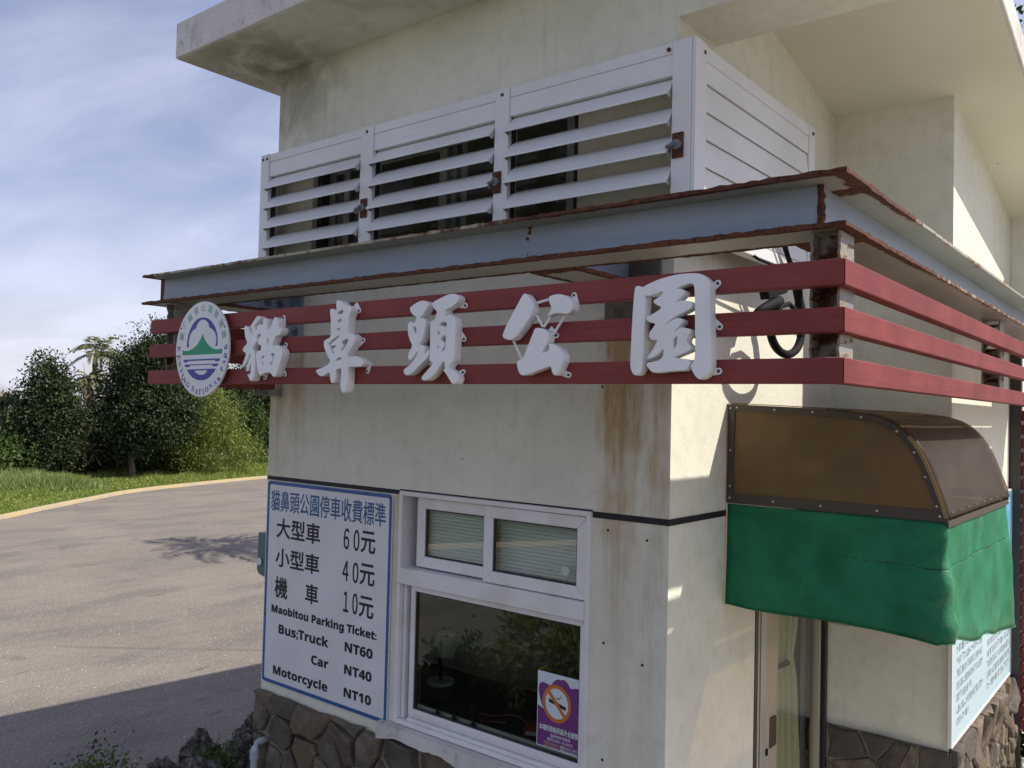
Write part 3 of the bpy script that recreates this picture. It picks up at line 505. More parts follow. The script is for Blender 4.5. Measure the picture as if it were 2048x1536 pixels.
def leaf_mat(name, c1, c2, rough=0.45, trans=0.25, spec=0.4):
    m = bpy.data.materials.new(name); m.use_nodes = True; n = NT(m.node_tree); b = n.n['Principled BSDF']
    t = n.attr('tint'); c = n.mix(t, c1, c2)
    n.put(b.inputs['Base Color'], c); b.inputs['Roughness'].default_value = rough; b.inputs['Specular IOR Level'].default_value = spec
    tl = n.new('ShaderNodeBsdfTranslucent'); n.l.new(n.mix(1.0, c, (1.2, 1.35, 0.7), 'MULTIPLY'), tl.inputs['Color'])
    mx = n.new('ShaderNodeMixShader'); mx.inputs[0].default_value = trans
    n.l.new(b.outputs[0], mx.inputs[1]); n.l.new(tl.outputs[0], mx.inputs[2]); n.l.new(mx.outputs[0], n.n['Material Output'].inputs['Surface'])
    return m
L_DARK = leaf_mat('dark_glossy_leaf', (0.013, 0.027, 0.008), (0.062, 0.086, 0.032), 0.62, 0.10, 0.25)
L_MID = leaf_mat('green_leaf', (0.035, 0.075, 0.016), (0.11, 0.16, 0.035), 0.45, 0.25)
L_FERN = leaf_mat('feathery_yellow_green_leaf', (0.09, 0.15, 0.025), (0.29, 0.31, 0.08), 0.55, 0.3)
L_GRASS = leaf_mat('grass_blade', (0.14, 0.20, 0.035), (0.34, 0.39, 0.11), 0.55, 0.35)
L_TALL = leaf_mat('tall_grass_blade', (0.13, 0.20, 0.05), (0.33, 0.38, 0.15), 0.55, 0.35)
L_PALM = leaf_mat('palm_frond', (0.035, 0.055, 0.018), (0.13, 0.14, 0.055), 0.5, 0.25)
L_FLOWER = leaf_mat('red_flower', (0.35, 0.02, 0.02), (0.55, 0.06, 0.04), 0.5, 0.2)
M_BARK, _n, _b = mat('grey_bark', rough=0.95, spec=0.1)
_P = _n.pos(); _n.put(_b.inputs['Base Color'], _n.mix(_n.noise(_n.vmul(_P, (9, 9, 2)), 1.0, 5), (0.10, 0.075, 0.05), (0.27, 0.22, 0.165)))
M_TWIG, *_ = mat('bleached_dead_twig', (0.42, 0.33, 0.22), 0.9)

def fabric():
    m = bpy.data.materials.new('green_tarpaulin'); m.use_nodes = True; n = NT(m.node_tree); b = n.n['Principled BSDF']
    P = n.pos()
    c = n.mix(n.step(n.noise(P, 5, 6, 0.6), 0.35, 0.7), (0.007, 0.150, 0.063), (0.018, 0.235, 0.108))
    c = n.mix(n.step(n.noise(n.vmul(P, (3, 1, 1)), 4.0, 6, 0.7), 0.60, 0.78, 0, 0.45), c, (0.20, 0.33, 0.22))
    c = n.mix(n.step(n.noise(P, 16, 6, 0.75), 0.68, 0.74, 0, 0.5), c, (0.26, 0.30, 0.18))
    x, y, z = n.sep(P)[:3]
    # scuffed, dusty patch behind the front corner and a stitched repair line with pale thread ends
    scuff = n.math('MULTIPLY', n.math('MULTIPLY', n.step(y, 1.0, 0.50), n.step(x, 0.76, 0.83)), n.step(n.noise(n.vmul(P, (4, 4, 4)), 1.4, 7, 0.75, 0.3), 0.50, 0.70, 0, 0.55))
    c = n.mix(scuff, c, (0.27, 0.29, 0.17))
    zl = n.math('ADD', z, n.math('MULTIPLY', n.math('SUBTRACT', n.noise(P, 7, 3), 0.5), 0.03))
    line = n.math('MULTIPLY', n.step(n.math('ABSOLUTE', n.math('SUBTRACT', zl, 1.985)), 0.006, 0.001), n.step(x, 0.35, 0.6))
    c = n.mix(n.math('MULTIPLY', line, n.step(n.noise(P, 40, 3), 0.45, 0.6)), c, (0.02, 0.05, 0.035))
    hemz = n.step(z, 1.80, 1.66, 0, 0.35); c = n.mix(n.math('MULTIPLY', hemz, n.step(n.noise(P, 11, 5), 0.4, 0.7)), c, (0.16, 0.19, 0.12))
    n.put(b.inputs['Base Color'], c); b.inputs['Roughness'].default_value = 0.55; b.inputs['Specular IOR Level'].default_value = 0.3
    crease = n.noise(n.vmul(P, (1, 1, 0.6)), 7, 6, 0.65, 1.4)
    n.put(b.inputs['Normal'], n.bump(n.math('ADD', n.math('MULTIPLY', n.noise(P, 420, 1), 0.5), n.math('SUBTRACT', n.math('MULTIPLY', crease, 3.0), n.math('MULTIPLY', line, 0.6))), 0.36, 0.014))
    tl = n.new('ShaderNodeBsdfTranslucent'); n.l.new(c, tl.inputs['Color'])
    mx = n.new('ShaderNodeMixShader'); mx.inputs[0].default_value = 0.10
    n.l.new(b.outputs[0], mx.inputs[1]); n.l.new(tl.outputs[0], mx.inputs[2]); n.l.new(mx.outputs[0], n.n['Material Output'].inputs['Surface'])
    return m
M_FABRIC = fabric()
def polycarb(name, tint, base, clear, trans_col, rough=0.25, side=False):
    """bronze polycarbonate: partly see-through, partly milky"""
    m = bpy.data.materials.new(name); m.use_nodes = True; n = NT(m.node_tree); b = n.n['Principled BSDF']
    P = n.pos()
    c = n.mix(n.step(n.noise(n.vmul(P, (3, 1, 3)), 3.0, 6, 0.65), 0.35, 0.75), base, tuple(k * 1.5 for k in base))
    n.put(b.inputs['Base Color'], c); b.inputs['Roughness'].default_value = rough; b.inputs['Specular IOR Level'].default_value = 0.5
    tl = n.new('ShaderNodeBsdfTranslucent'); tl.inputs['Color'].default_value = (*trans_col, 1)
    tp = n.new('ShaderNodeBsdfTransparent'); tp.inputs['Color'].default_value = (*tint, 1)
    m1 = n.new('ShaderNodeMixShader'); m1.inputs[0].default_value = 0.5
    n.l.new(b.outputs[0], m1.inputs[1]); n.l.new(tl.outputs[0], m1.inputs[2])
    m2 = n.new('ShaderNodeMixShader'); m2.inputs[0].default_value = clear
    n.l.new(m1.outputs[0], m2.inputs[1]); n.l.new(tp.outputs[0], m2.inputs[2])
    n.l.new(m2.outputs[0], n.n['Material Output'].inputs['Surface'])
    return m
M_HOOD = polycarb('bronze_hood_sheet', (0.68, 0.52, 0.34), (0.115, 0.098, 0.072), 0.44, (0.34, 0.25, 0.14), 0.34)
M_SIDE = polycarb('bronze_side_sheet', (0.58, 0.45, 0.26), (0.165, 0.13, 0.068), 0.12, (0.60, 0.46, 0.22), 0.35)
M_TRIM, *_ = mat('dark_brown_trim', (0.055, 0.042, 0.03), 0.45)
M_TRIMEDGE, *_ = mat('ochre_edge_trim', (0.25, 0.18, 0.07), 0.5)
M_RIVET, *_ = mat('rivet_metal', (0.55, 0.55, 0.53), 0.35, 0.8)
def notice_print():
    m, n, b = mat('pale_blue_board_print', rough=0.4, spec=0.4)
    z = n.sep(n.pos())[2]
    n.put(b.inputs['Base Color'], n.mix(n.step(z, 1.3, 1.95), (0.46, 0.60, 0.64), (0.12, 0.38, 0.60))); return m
M_NOTICE = notice_print()
M_NOTICEINK, *_ = mat('grey_blue_print', (0.20, 0.26, 0.30), 0.6)
M_NOTICEWHITE, *_ = mat('white_print', (0.75, 0.80, 0.82), 0.6)

# ------------------------------------------------------------------ ground, road, sea
land = MB()
land.add([(-62, -90, 0), (90, -90, 0), (90, 120, 0), (-62, 120, 0), (-110, -140, -24), (140, -140, -24), (140, 170, -24), (-110, 170, -24)],
         [(0, 1, 2, 3), (0, 4, 5, 1), (1, 5, 6, 2), (2, 6, 7, 3), (3, 7, 4, 0)])
tag(obj('ground', land, M_EARTH), kind='structure')
sea = MB(); sea.add([(-32000, -32000, -22), (32000, -32000, -22), (32000, 32000, -22), (-32000, 32000, -22)], [(0, 1, 2, 3)])
tag(obj('sea', sea, M_SEA), kind='structure')
KERB = [(-2.0, -20.0), (-6.5, -12.5), (-10.5, -6.0), (-13.2, -2.0), (-15.4, 1.4), (-17.69, 4.45), (-18.93, 5.96), (-20.27, 7.74), (-21.27, 9.18), (-22.25, 11.73), (-23.10, 14.7), (-23.6, 18.0), (-23.9, 24.0), (-23.5, 34.0), (-22.0, 48.0)]
def smooth_line(p, k=4):
    out = []
    for i in range(len(p) - 1):
        p0 = p[max(i - 1, 0)]; p1 = p[i]; p2 = p[i + 1]; p3 = p[min(i + 2, len(p) - 1)]
        for j in range(k):
            t = j / k
            out.append(tuple(0.5 * (2 * p1[q] + (p2[q] - p0[q]) * t + (2 * p0[q] - 5 * p1[q] + 4 * p2[q] - p3[q]) * t * t + (-p0[q] + 3 * p1[q] - 3 * p2[q] + p3[q]) * t ** 3) for q in (0, 1)))
    return out + [p[-1]]
KL = smooth_line(KERB)
def kerb_normal(i):
    a = Vector(KL[max(i - 1, 0)]); b = Vector(KL[min(i + 1, len(KL) - 1)]); d = (b - a).normalized()
    return Vector((-d.y, d.x))                       # to the left of travel: away from the road
rd = MB(); npts = len(KL)
rv = [(x, y, 0.004) for x, y in KL] + [(30.0, -20.0 + 68.0 * i / (npts - 1), 0.004) for i in range(npts)]
rd.add(rv, [(i, npts + i, npts + i + 1, i + 1) for i in range(npts - 1)])
tag(obj('road', rd, M_ROAD), kind='structure')
kb = MB(); kv = []; kf = []
for i, (x, y) in enumerate(KL):
    nn = kerb_normal(i)
    for off, z in ((0.0, 0.0), (0.010, 0.075), (0.025, 0.085), (0.12, 0.085), (0.125, 0.0)):
        kv.append((x + nn.x * off, y + nn.y * off, z))
for i in range(npts - 1):
    for k in range(4): kf.append((i * 5 + k, (i + 1) * 5 + k, (i + 1) * 5 + k + 1, i * 5 + k + 1))
kb.add(kv, kf); tag(obj('kerb', kb, M_KERB), kind='structure')
bed = MB(); bed.add([(x, y, 0.008) for x, y in ((-3.35, 1.30), (-3.62, 0.85), (-3.85, 0.30), (-4.05, -0.5), (-4.2, -2.6), (-3.2, -4.6), (-0.6, -5.2), (3.4, -4.8), (3.4, -0.06), (-2.43, -0.06), (-2.43, 1.30))], [tuple(range(11))])
tag(obj('planting_bed', bed, M_SOIL), kind='structure')
pv = MB(); pv.box(0.06, 8.0, -0.02, 9.0, -0.05, 0.05); tag(obj('bounce_pavement', pv, M_BOUNCEPAVE), kind='structure')  # unseen forecourt, added to bounce sunlight onto the soffit

# ------------------------------------------------------------------ the ticket booth
booth = thing('ticket_booth', (-1.2, 3.0, 0), 'cream stucco ticket booth with overhanging concrete roof and stone base', 'building')
def soff(y): return 4.41 - 0.19 * y
T = 0.14
W1 = (-1.397, -0.335, 1.05, 2.113)                  # lower window opening x0 x1 z0 z1
W2 = (-2.12, -0.44, 3.23, 3.80)                     # high window behind the louvres
DY = (0.79, 1.722, 0.0, 2.06)                       # door opening in the X=0 wall
fw = MB()
XS = [-2.43, W2[0], W1[0], W2[1], W1[1], 0.0]
def front_holes(x): return [h for h in (W1, W2) if h[0] - 1e-6 <= x <= h[1] + 1e-6]
for i in range(5):
    xa, xb = XS[i], XS[i + 1]; xm = (xa + xb) / 2; z = 0.0
    for h in sorted(front_holes(xm), key=lambda q: q[2]):
        fw.box(xa, xb, 0, T, z, h[2]); z = h[3]
    fw.box(xa, xb, 0, T, z, 4.32)
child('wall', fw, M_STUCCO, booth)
def wall_panel(pts_yz, x0, x1):
    mb = MB(); mb.prism(pts_yz, lambda u, v, t: (t, u, v), x0, x1); return mb
lw = wall_panel([(T, 0), (6.0, 0), (6.0, soff(6.0) + 0.02), (0.25, soff(0.25) + 0.02), (T, 4.32)], -2.43, -2.43 + T)
child('wall', lw, M_STUCCO, booth)
sw = MB()
sw.prism([(T, 0), (DY[0], 0), (DY[0], soff(DY[0]) + 0.02), (0.25, soff(0.25) + 0.02), (T, 4.32)], lambda u, v, t: (t, u, v), -T, 0)
sw.prism([(DY[0], DY[3]), (1.729, DY[3]), (1.729, soff(1.729) + 0.02), (DY[0], soff(DY[0]) + 0.02)], lambda u, v, t: (t, u, v), -T, 0)
child('wall', sw, M_STUCCO, booth)
rw = MB(); rw.prism([(-T, 0), (0.575, 0), (0.575, soff(1.729) + 0.02), (-T, soff(1.729) + 0.02)], lambda u, v, t: (u, t, v), 1.729, 1.729 + T)
child('wall', rw, M_STUCCO, booth)
rw2 = MB(); rw2.prism([(1.729 + T, 0), (6.0, 0), (6.0, soff(6.0) + 0.02), (1.729 + T, soff(1.729 + T) + 0.02)], lambda u, v, t: (t, u, v), 0.575 - T, 0.575)
child('wall', rw2, M_STUCCO, booth)
fin = MB(); fin.prism([(0.577, 2.98), (1.4, 2.98), (1.4, soff(3.33) + 0.02), (0.577, soff(3.33) + 0.02)], lambda u, v, t: (u, t, v), 3.322, 3.5)
child('wall', fin, M_STUCCO, booth)
bk = MB(); bk.box(-2.43 + T, 0.575 - T, 6.0 - T, 6.0, 0, soff(6.0)); child('wall', bk, M_STUCCO, booth)
bm_ = MB(); bm_.box(0.0, 0.88, 0.0, 0.325, 3.975, 4.31); child('lintel', bm_, M_STUCCO, booth)
# roof: a level front slab and a lean-to slab falling towards the back
fs = MB(); fs.box(-2.725, 0.885, -0.456, 0.25, 4.316, 4.506); child('front_slab', fs, M_SLAB, booth, 0.008)
sf = MB(); sf.box(-2.715, 0.875, -0.446, 0.24, 4.3125, 4.3155); child('soffit', sf, M_STUCCO, booth)
rf = MB(); rf.prism([(0.252, soff(0.252) + 0.004), (6.5, soff(6.5) + 0.004), (6.5, soff(6.5) + 0.2), (0.252, 4.50)], lambda u, v, t: (t, u, v), -2.725, 0.885)
child('roof', rf, M_SLAB, booth, 0.008)
sf2 = MB(); sf2.prism([(0.255, soff(0.255)), (6.49, soff(6.49)), (6.49, soff(6.49) + 0.003), (0.255, soff(0.255) + 0.003)], lambda u, v, t: (t, u, v), -2.715, 0.872)
child('soffit', sf2, M_SOFFIT, booth)
# black joint strip round the front and the return wall
jo = MB(); jo.box(-2.431, W1[0] - 0.004, -0.0025, 0.001, 2.096, 2.116); child('joint_strip', jo, M_DARKGAP, booth)
jo = MB(); jo.box(W1[1] + 0.004, 0.0025, -0.0025, 0.001, 2.092, 2.116); child('joint_strip', jo, M_DARKGAP, booth)
jo = MB(); jo.box(-0.001, 0.0025, 0.001, 0.50, 2.092, 2.116); child('joint_strip', jo, M_DARKGAP, booth)
jo = MB(); jo.box(W1[0] - 0.004, W1[1] + 0.004, -0.0025, 0.001, 2.1145, 2.121); child('joint_strip', jo, M_DARKGAP, booth)
# room inside
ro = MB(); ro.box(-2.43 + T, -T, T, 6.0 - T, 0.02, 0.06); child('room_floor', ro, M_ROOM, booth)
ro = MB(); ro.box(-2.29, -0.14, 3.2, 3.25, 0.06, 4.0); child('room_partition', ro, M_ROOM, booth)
# small screw holes in the front wall
sc = MB()
for x, z in ((-0.26, 2.05), (-0.09, 2.03), (-0.27, 1.62), (-0.10, 1.57), (-0.265, 1.18), (-0.10, 1.12), (-0.30, 2.60), (-0.32, 2.62)):
    sc.tube([(x, -0.0015, z), (x, 0.002, z)], 0.0055, 8)
tag(child('wall_plugs', sc, M_RUBBER, booth), kind='stuff')

# ---- stone base: irregular slabs in mortar
def clip(poly, a, b, c):
    out = []
    for i in range(len(poly)):
        p, q = poly[i], poly[(i + 1) % len(poly)]; dp = a * p[0] + b * p[1] - c; dq = a * q[0] + b * q[1] - c
        if dp <= 0: out.append(p)
        if dp * dq < 0:
            t = dp / (dp - dq); out.append((p[0] + (q[0] - p[0]) * t, p[1] + (q[1] - p[1]) * t))
    return out
def voronoi_cells(u0, u1, v0, v1, n, rng, sx=1.0):
    pts = []
    tries = 0; dmin = math.sqrt((u1 - u0) * (v1 - v0) / n) * 0.40
    while len(pts) < n and tries < 6000:
        tries += 1; p = (rng.uniform(u0, u1), rng.uniform(v0, v1))
        if all(((p[0] - q[0]) / sx) ** 2 + (p[1] - q[1]) ** 2 > dmin * dmin for q in pts): pts.append(p)
    cells = []
    for i, p in enumerate(pts):
        poly = [(u0, v0), (u1, v0), (u1, v1), (u0, v1)]
        for j, q in enumerate(pts):
            if i == j: continue
            a, b = q[0] - p[0], q[1] - p[1]; poly = clip(poly, a, b, (q[0] ** 2 - p[0] ** 2 + q[1] ** 2 - p[1] ** 2) / 2)
            if len(poly) < 3: break
        if len(poly) >= 3: cells.append(poly)
    return cells
def stones(u0, u1, v0, v1, n, fn, rng, gap=0.009, depth=0.028, uneven=0.0):
    for cell in voronoi_cells(u0, u1, v0, v1, n, rng):
        cx = sum(p[0] for p in cell) / len(cell); cy = sum(p[1] for p in cell) / len(cell)
        size = max(max(abs(p[0] - cx) for p in cell), max(abs(p[1] - cy) for p in cell))
        if size < 0.03: continue
        k = 1 - gap / size; k2 = 1 - (gap + 0.016) / size
        poly = []
        for i in range(len(cell)):
            a, b = cell[i], cell[(i + 1) % len(cell)]
            poly.append(a); poly.append(((a[0] + b[0]) / 2 + rng.uniform(-1, 1) * 0.012, (a[1] + b[1]) / 2 + rng.uniform(-1, 1) * 0.012))
        d = depth * rng.uniform(0.6, 1.25); tx, ty = rng.uniform(-.12, .12) * (1 + uneven), rng.uniform(-.12, .12) * (1 + uneven)
        n_ = len(poly); vs = []; fs_ = []
        for kk, dd in ((k, 0.0), (k * 0.99, d * 0.75), (k2, d)):
            for p in poly:
                u = cx + (p[0] - cx) * kk; v = cy + (p[1] - cy) * kk
                vs.append(fn(u, v, max(0.001, dd + ((u - cx) * tx + (v - cy) * ty + rng.uniform(-.003, .003)) * (dd > 0))))
        for r_ in range(2):
            for i in range(n_): fs_.append((r_ * n_ + i, r_ * n_ + (i + 1) % n_, (r_ + 1) * n_ + (i + 1) % n_, (r_ + 1) * n_ + i))
        ctr = fn(cx, cy, d * rng.uniform(0.9, 1.35)); vs.append(ctr)
        for i in range(n_): fs_.append((2 * n_ + i, 2 * n_ + (i + 1) % n_, 3 * n_))
        mb = MB(); mb.add(vs, fs_); child('stone', mb, M_STONE, booth)
rng = random.Random(11)
mo = MB(); mo.box(-2.445, -0.001, -0.012, -0.0005, 0, 0.965); child('mortar_bed', mo, M_MORTAR, booth)
mo = MB(); mo.box(-2.447, -2.4305, -0.012, 2.0, 0, 0.975); child('mortar_bed', mo, M_MORTAR, booth)
stones(-2.445, -0.005, 0.0, 0.985, 74, lambda u, v, t: (u, -0.012 - t, v), rng, 0.012, 0.030, 0.8)
mo = MB(); mo.box(0.5755, 0.587, 1.716, 3.30, 0, 0.93); child('mortar_bed', mo, M_MORTAR, booth)
stones(1.716, 3.30, 0.0, 0.945, 84, lambda u, v, t: (0.587 + t, u, v), rng, 0.006, 0.035, 1.6)
mo = MB(); mo.box(0.004, 0.585, 1.716, 1.7285, 0, 0.93); child('mortar_bed', mo, M_MORTAR, booth)
stones(0.01, 0.585, 0.0, 0.94, 17, lambda u, v, t: (u, 1.716 - t, v), rng, 0.012, 0.018)
# rough mortar sill between window and stones
si = MB(); pts = []
N = 46
for i in range(N + 1):
    x = -1.47 + 1.2 * i / N
    pts.append((x, 0.986 + 0.010 * math.sin(x * 9.0) + 0.006 * math.sin(x * 23 + 1) - rng.uniform(0, 0.006)))
poly = [(x, z) for x, z in pts] + [(-0.27, 1.046), (-1.47, 1.046)]
si.prism(poly, lambda u, v, t: (u, t, v), -0.05, -0.001); child('window_sill', si, M_SLAB, booth)

# ---- lower window (sashes, transom, panes are parts of the window's frame)
def frame_rect(mb, x0, x1, z0, z1, w_, y0, y1):
    """mitred frame of four members butted without coplanar overlaps"""
    o = [(x0, z0), (x1, z0), (x1, z1), (x0, z1)]; i = [(x0 + w_, z0 + w_), (x1 - w_, z0 + w_), (x1 - w_, z1 - w_), (x0 + w_, z1 - w_)]
    for k in range(4):
        a, b = o[k], o[(k + 1) % 4]; c, d = i[(k + 1) % 4], i[k]
        mb.prism([a, b, c, d], lambda u, v, t: (u, t, v), y0, y1)
wf = MB()
frame_rect(wf, W1[0], W1[1], W1[2], W1[3], 0.020, -0.012, 0.10)
for k, dx in enumerate((0.024, 0.052)):            # the stepped tracks on the left jamb and the bottom
    wf.box(W1[0] + dx, W1[0] + dx + 0.018, 0.012 + k * 0.02, 0.09, W1[2] + 0.021, 1.688)
wf.box(W1[0] + 0.075, W1[1] - 0.021, 0.0, 0.09, W1[2] + 0.021, W1[2] + 0.036)
wf.box(W1[0] + 0.075, W1[1] - 0.021, 0.018, 0.09, W1[2] + 0.037, W1[2] + 0.052)
window = child('window', wf, M_UPVC, booth, 0.0025)
tr = MB(); tr.box(W1[0] + 0.008, W1[1] - 0.02, -0.022, 0.07, 1.690, 1.763); child('transom', tr, M_UPVC, window, 0.004)
for (x0, x1, z0, z1, y0, y1, g) in ((-1.318, -0.86, 1.770, 2.088, 0.030, 0.060, 0.057), (-0.884, -0.352, 1.766, 2.090, -0.004, 0.028, 0.058)):
    s_ = MB(); frame_rect(s_, x0, x1, z0, z1, 0.05, y0, y1); child('sash', s_, M_UPVC, window, 0.004)
    ga = MB(); frame_rect(ga, x0 + 0.0495, x1 - 0.0495, z0 + 0.0495, z1 - 0.0495, 0.006, y0 + 0.008, y1 - 0.004); child('gasket', ga, M_RUBBER, window)
    p_ = MB(); p_.box(x0 + 0.052, x1 - 0.052, y0 + 0.014, y0 + 0.019, z0 + 0.052, z1 - 0.052); child('pane', p_, M_GLASS, window)
    bl = MB()
    for k in range(17):
        z = z0 + 0.040 + k * 0.0155
        bl.add([(x0 + 0.03, 0.064, z - 0.004), (x1 - 0.03, 0.064, z - 0.004), (x1 - 0.03, 0.080, z + 0.0075), (x0 + 0.03, 0.080, z + 0.0075), (x0 + 0.03, 0.0644, z - 0.0046), (x1 - 0.03, 0.0644, z - 0.0046), (x1 - 0.03, 0.0804, z + 0.0069), (x0 + 0.03, 0.0804, z + 0.0069)],
               [(0, 1, 2, 3), (7, 6, 5, 4), (0, 4, 5, 1), (1, 5, 6, 2), (2, 6, 7, 3), (3, 7, 4, 0)])
    tag(child('blind', bl, M_BLIND, window), kind='stuff')
sf_ = MB(); frame_rect(sf_, -1.318, -0.3555, 1.104, 1.688, 0.026, 0.004, 0.05); child('sash', sf_, M_UPVC, window, 0.003)
ga = MB(); frame_rect(ga, -1.2925, -0.381, 1.1295, 1.6625, 0.006, 0.012, 0.045); child('gasket', ga, M_RUBBER, window)
ra = MB(); ra.box(-1.28, -0.387, 0.026, 0.034, 1.1355, 1.150); child('bottom_rail', ra, M_DOORALU2, window)
p_ = MB(); p_.box(-1.287, -0.386, 0.02, 0.025, 1.1355, 1.657); child('pane', p_, M_GLASSDARK, window)
for x in (-1.14, -1.04, -0.93):                    # little black catches on the bottom rail
    c_ = MB(); c_.box(x - 0.014, x + 0.014, 0.009, 0.017, 1.140, 1.147); c_.tube([(x, 0.013, 1.147), (x, 0.011, 1.158), (x + .004, 0.006, 1.165)], 0.006, 8)
    child('window_catch', c_, M_BLACK, window)
# ---- high window behind the louvres
hw = MB(); frame_rect(hw, W2[0], W2[1], W2[2], W2[3], 0.04, 0.03, 0.12)
hwin = child('window', hw, M_DARKBRONZE, booth, 0.002)
for (x0, x1, y0) in ((W2[0] + 0.042, -1.17, 0.075), (-1.25, W2[1] - 0.042, 0.045)):
    s_ = MB(); frame_rect(s_, x0, x1, W2[2] + 0.042, W2[3] - 0.042, 0.045, y0, y0 + 0.022); child('sash', s_, M_DOORALU2, hwin, 0.002)
    p_ = MB(); p_.box(x0 + 0.045, x1 - 0.045, y0 + 0.008, y0 + 0.013, W2[2] + 0.087, W2[3] - 0.087); child('pane', p_, M_GLASS, hwin)
for a_, b_, c_ in ((-1.94, -1.90, 0.06), (-1.135, -1.10, 0.072)):
    mu = MB(); mu.box(a_, b_, c_, c_ + 0.01, W2[2] + 0.042, W2[3] - 0.042); child('mullion', mu, M_DOORALU2, hwin)
lt = thing('fluorescent_lamp', (-1.12, 1.3, 4.05), 'unlit white fluorescent tube seen through the upper louvres', 'lamp')
la = MB(); la.box(-1.17, -1.07, 0.80, 1.90, 4.08, 4.12); child('lamp_body', la, M_ROOM, lt)
la = MB(); la.tube([(-1.12, 0.82, 4.055), (-1.12, 1.88, 4.055)], 0.018, 10); child('lamp_tube', la, M_LAMP, lt)
# ---- things on the counter behind the glass
ct = thing('service_counter', (-0.9, 0.5, 0), 'dark counter inside the booth behind the big pane', 'counter')
c_ = MB(); c_.box(-2.2, -0.2, 0.16, 0.75, 1.02, 1.06); child('counter_top', c_, M_DARKBRONZE, ct)
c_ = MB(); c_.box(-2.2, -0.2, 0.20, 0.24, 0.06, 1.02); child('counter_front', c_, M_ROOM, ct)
bk_ = MB(); bk_.box(-0.075, 0.075, -0.05, 0.05, 0.0, 0.022)
M_RED, *_ = mat('red_book_cover', (0.30, 0.06, 0.04), 0.5); M_PAGES, *_ = mat('book_pages', (0.6, 0.56, 0.45), 0.8)
b_ = thing('book', (-0.78, 0.33, 1.07), 'red covered book lying on the counter behind the glass', 'book')
for nm, mm, z0, z1 in (('cover', M_RED, 0.001, 0.005), ('pages', M_PAGES, 0.0052, 0.024), ('cover', M_RED, 0.0242, 0.028)):
    q = MB(); q.box(-0.085, 0.085, -0.06, 0.06, z0, z1) if nm == 'cover' else q.box(-0.08, 0.082, -0.056, 0.056, z0, z1)
    o = obj(nm, q, mm, b_)
b_.rotation_euler = (0, 0, 0.5); b_.location.z = 1.06
M_DESKLAMP, *_ = mat('pale_cream_plastic', (0.62, 0.58, 0.50), 0.5)
d_ = thing('desk_lamp', (-1.60, 0.52, 1.06), 'pale desk lamp with bent neck on the counter inside', 'lamp')
q = MB(); q.tube([(0, 0, 0.001), (0, 0, 0.02)], 0.07, 20); obj('lamp_base', q, M_DESKLAMP, d_)
q = MB(); q.tube([(0, 0, 0.02), (-0.01, 0, 0.16), (0.02, -0.01, 0.22), (0.05, -0.02, 0.27)], 0.009, 8); obj('lamp_neck', q, M_BLACK, d_)
q = MB(); q.tube([(0.05, -0.02, 0.30), (0.05, -0.02, 0.28), (0.055, -0.03, 0.22), (0.06, -0.035, 0.16)], [0.04, 0.06, 0.062, 0.045], 16); obj('lamp_shade', q, M_DESKLAMP, d_, smooth=False)
cp = thing('pen_cord', (-1.0, 0.28, 1.06), 'thin red cord lying curled on the counter behind the glass', 'cord')
q = MB(); q.tube([(0.13 * math.cos(a) * (1 + .2 * math.sin(3 * a)), 0.06 * math.sin(a), 0.006 + 0.03 * max(0, math.sin(a * 1.5))) for a in np.linspace(0, 5.4, 30)], 0.0035, 6); obj('cord', q, M_RED, cp)
for sx, sy, sz, lab in ((-0.905, 0.060, 1.868, 'suction hook on the left upper pane by the middle stile'), (-0.475, 0.027, 1.862, 'suction hook on the right upper pane near its lower right corner')):
    s_ = thing('suction_hook', (sx, sy, sz), 'small clear ' + lab, 'hook', 'suction hooks on the upper panes')
    q = MB(); q.tube([(0, 0.001, 0), (0, 0.006, 0)], 0.019, 18); q2 = obj('suction_cup', q, M_STICKER, s_)
    q = MB(); q.tube([(0, 0.008, 0), (0.006, 0.012, -0.02), (0.009, 0.012, -0.055), (0.014, 0.014, -0.06)], 0.003, 6); obj('hook', q, M_DOORALU2, s_)

# ---- door in the return wall (beneath the awning)
dr = MB()
dr.box(-0.10, 0.004, DY[0], DY[0] + 0.033, 0, DY[3]); dr.box(-0.10, 0.004, DY[1] - 0.03, DY[1], 0, DY[3]); dr.box(-0.10, 0.004, DY[0] + 0.029, DY[1] - 0.031, DY[3] - 0.04, DY[3])
door = child('door', dr, M_DARKBRONZE, booth, 0.002)
def dpart(nm, y0, y1, x0, x1, z0, z1, m_, bev=0.002):
    q = MB(); q.box(x0, x1, y0, y1, z0, z1); return child(nm, q, m_, door, bev)
dpart('jamb', 0.824, 0.862, -0.06, -0.004, 0.0, 2.0, M_DOORALU); dpart('stile', 0.868, 0.925, -0.05, 0.0, 0.0, 2.0, M_DOORALU2)
dpart('stile', 0.93, 1.00, -0.055, -0.012, 0.0, 2.0, M_DOORALU); dpart('stile', 1.02, 1.11, -0.06, -0.02, 0.0, 2.0, M_DOORALU)
dpart('lock_plate', 1.00, 1.075, -0.019, -0.008, 1.00, 1.13, M_TRIM); dpart('keyhole', 0.955, 0.975, -0.012, -0.006, 0.98, 1.01, M_BLACK)
dpart('stile', 1.635, 1.665, -0.05, -0.012, 0.0, 2.0, M_DOORALU)
dpart('door_rail', 1.115, 1.63, -0.05, -0.02, 1.62, 1.67, M_DOORALU)
p_ = MB(); p_.box(-0.04, -0.034, 1.115, 1.63, 0.05, 1.615); child('pane', p_, M_GLASSDARK, door)
cu_ = MB(); cv = []; cf = []
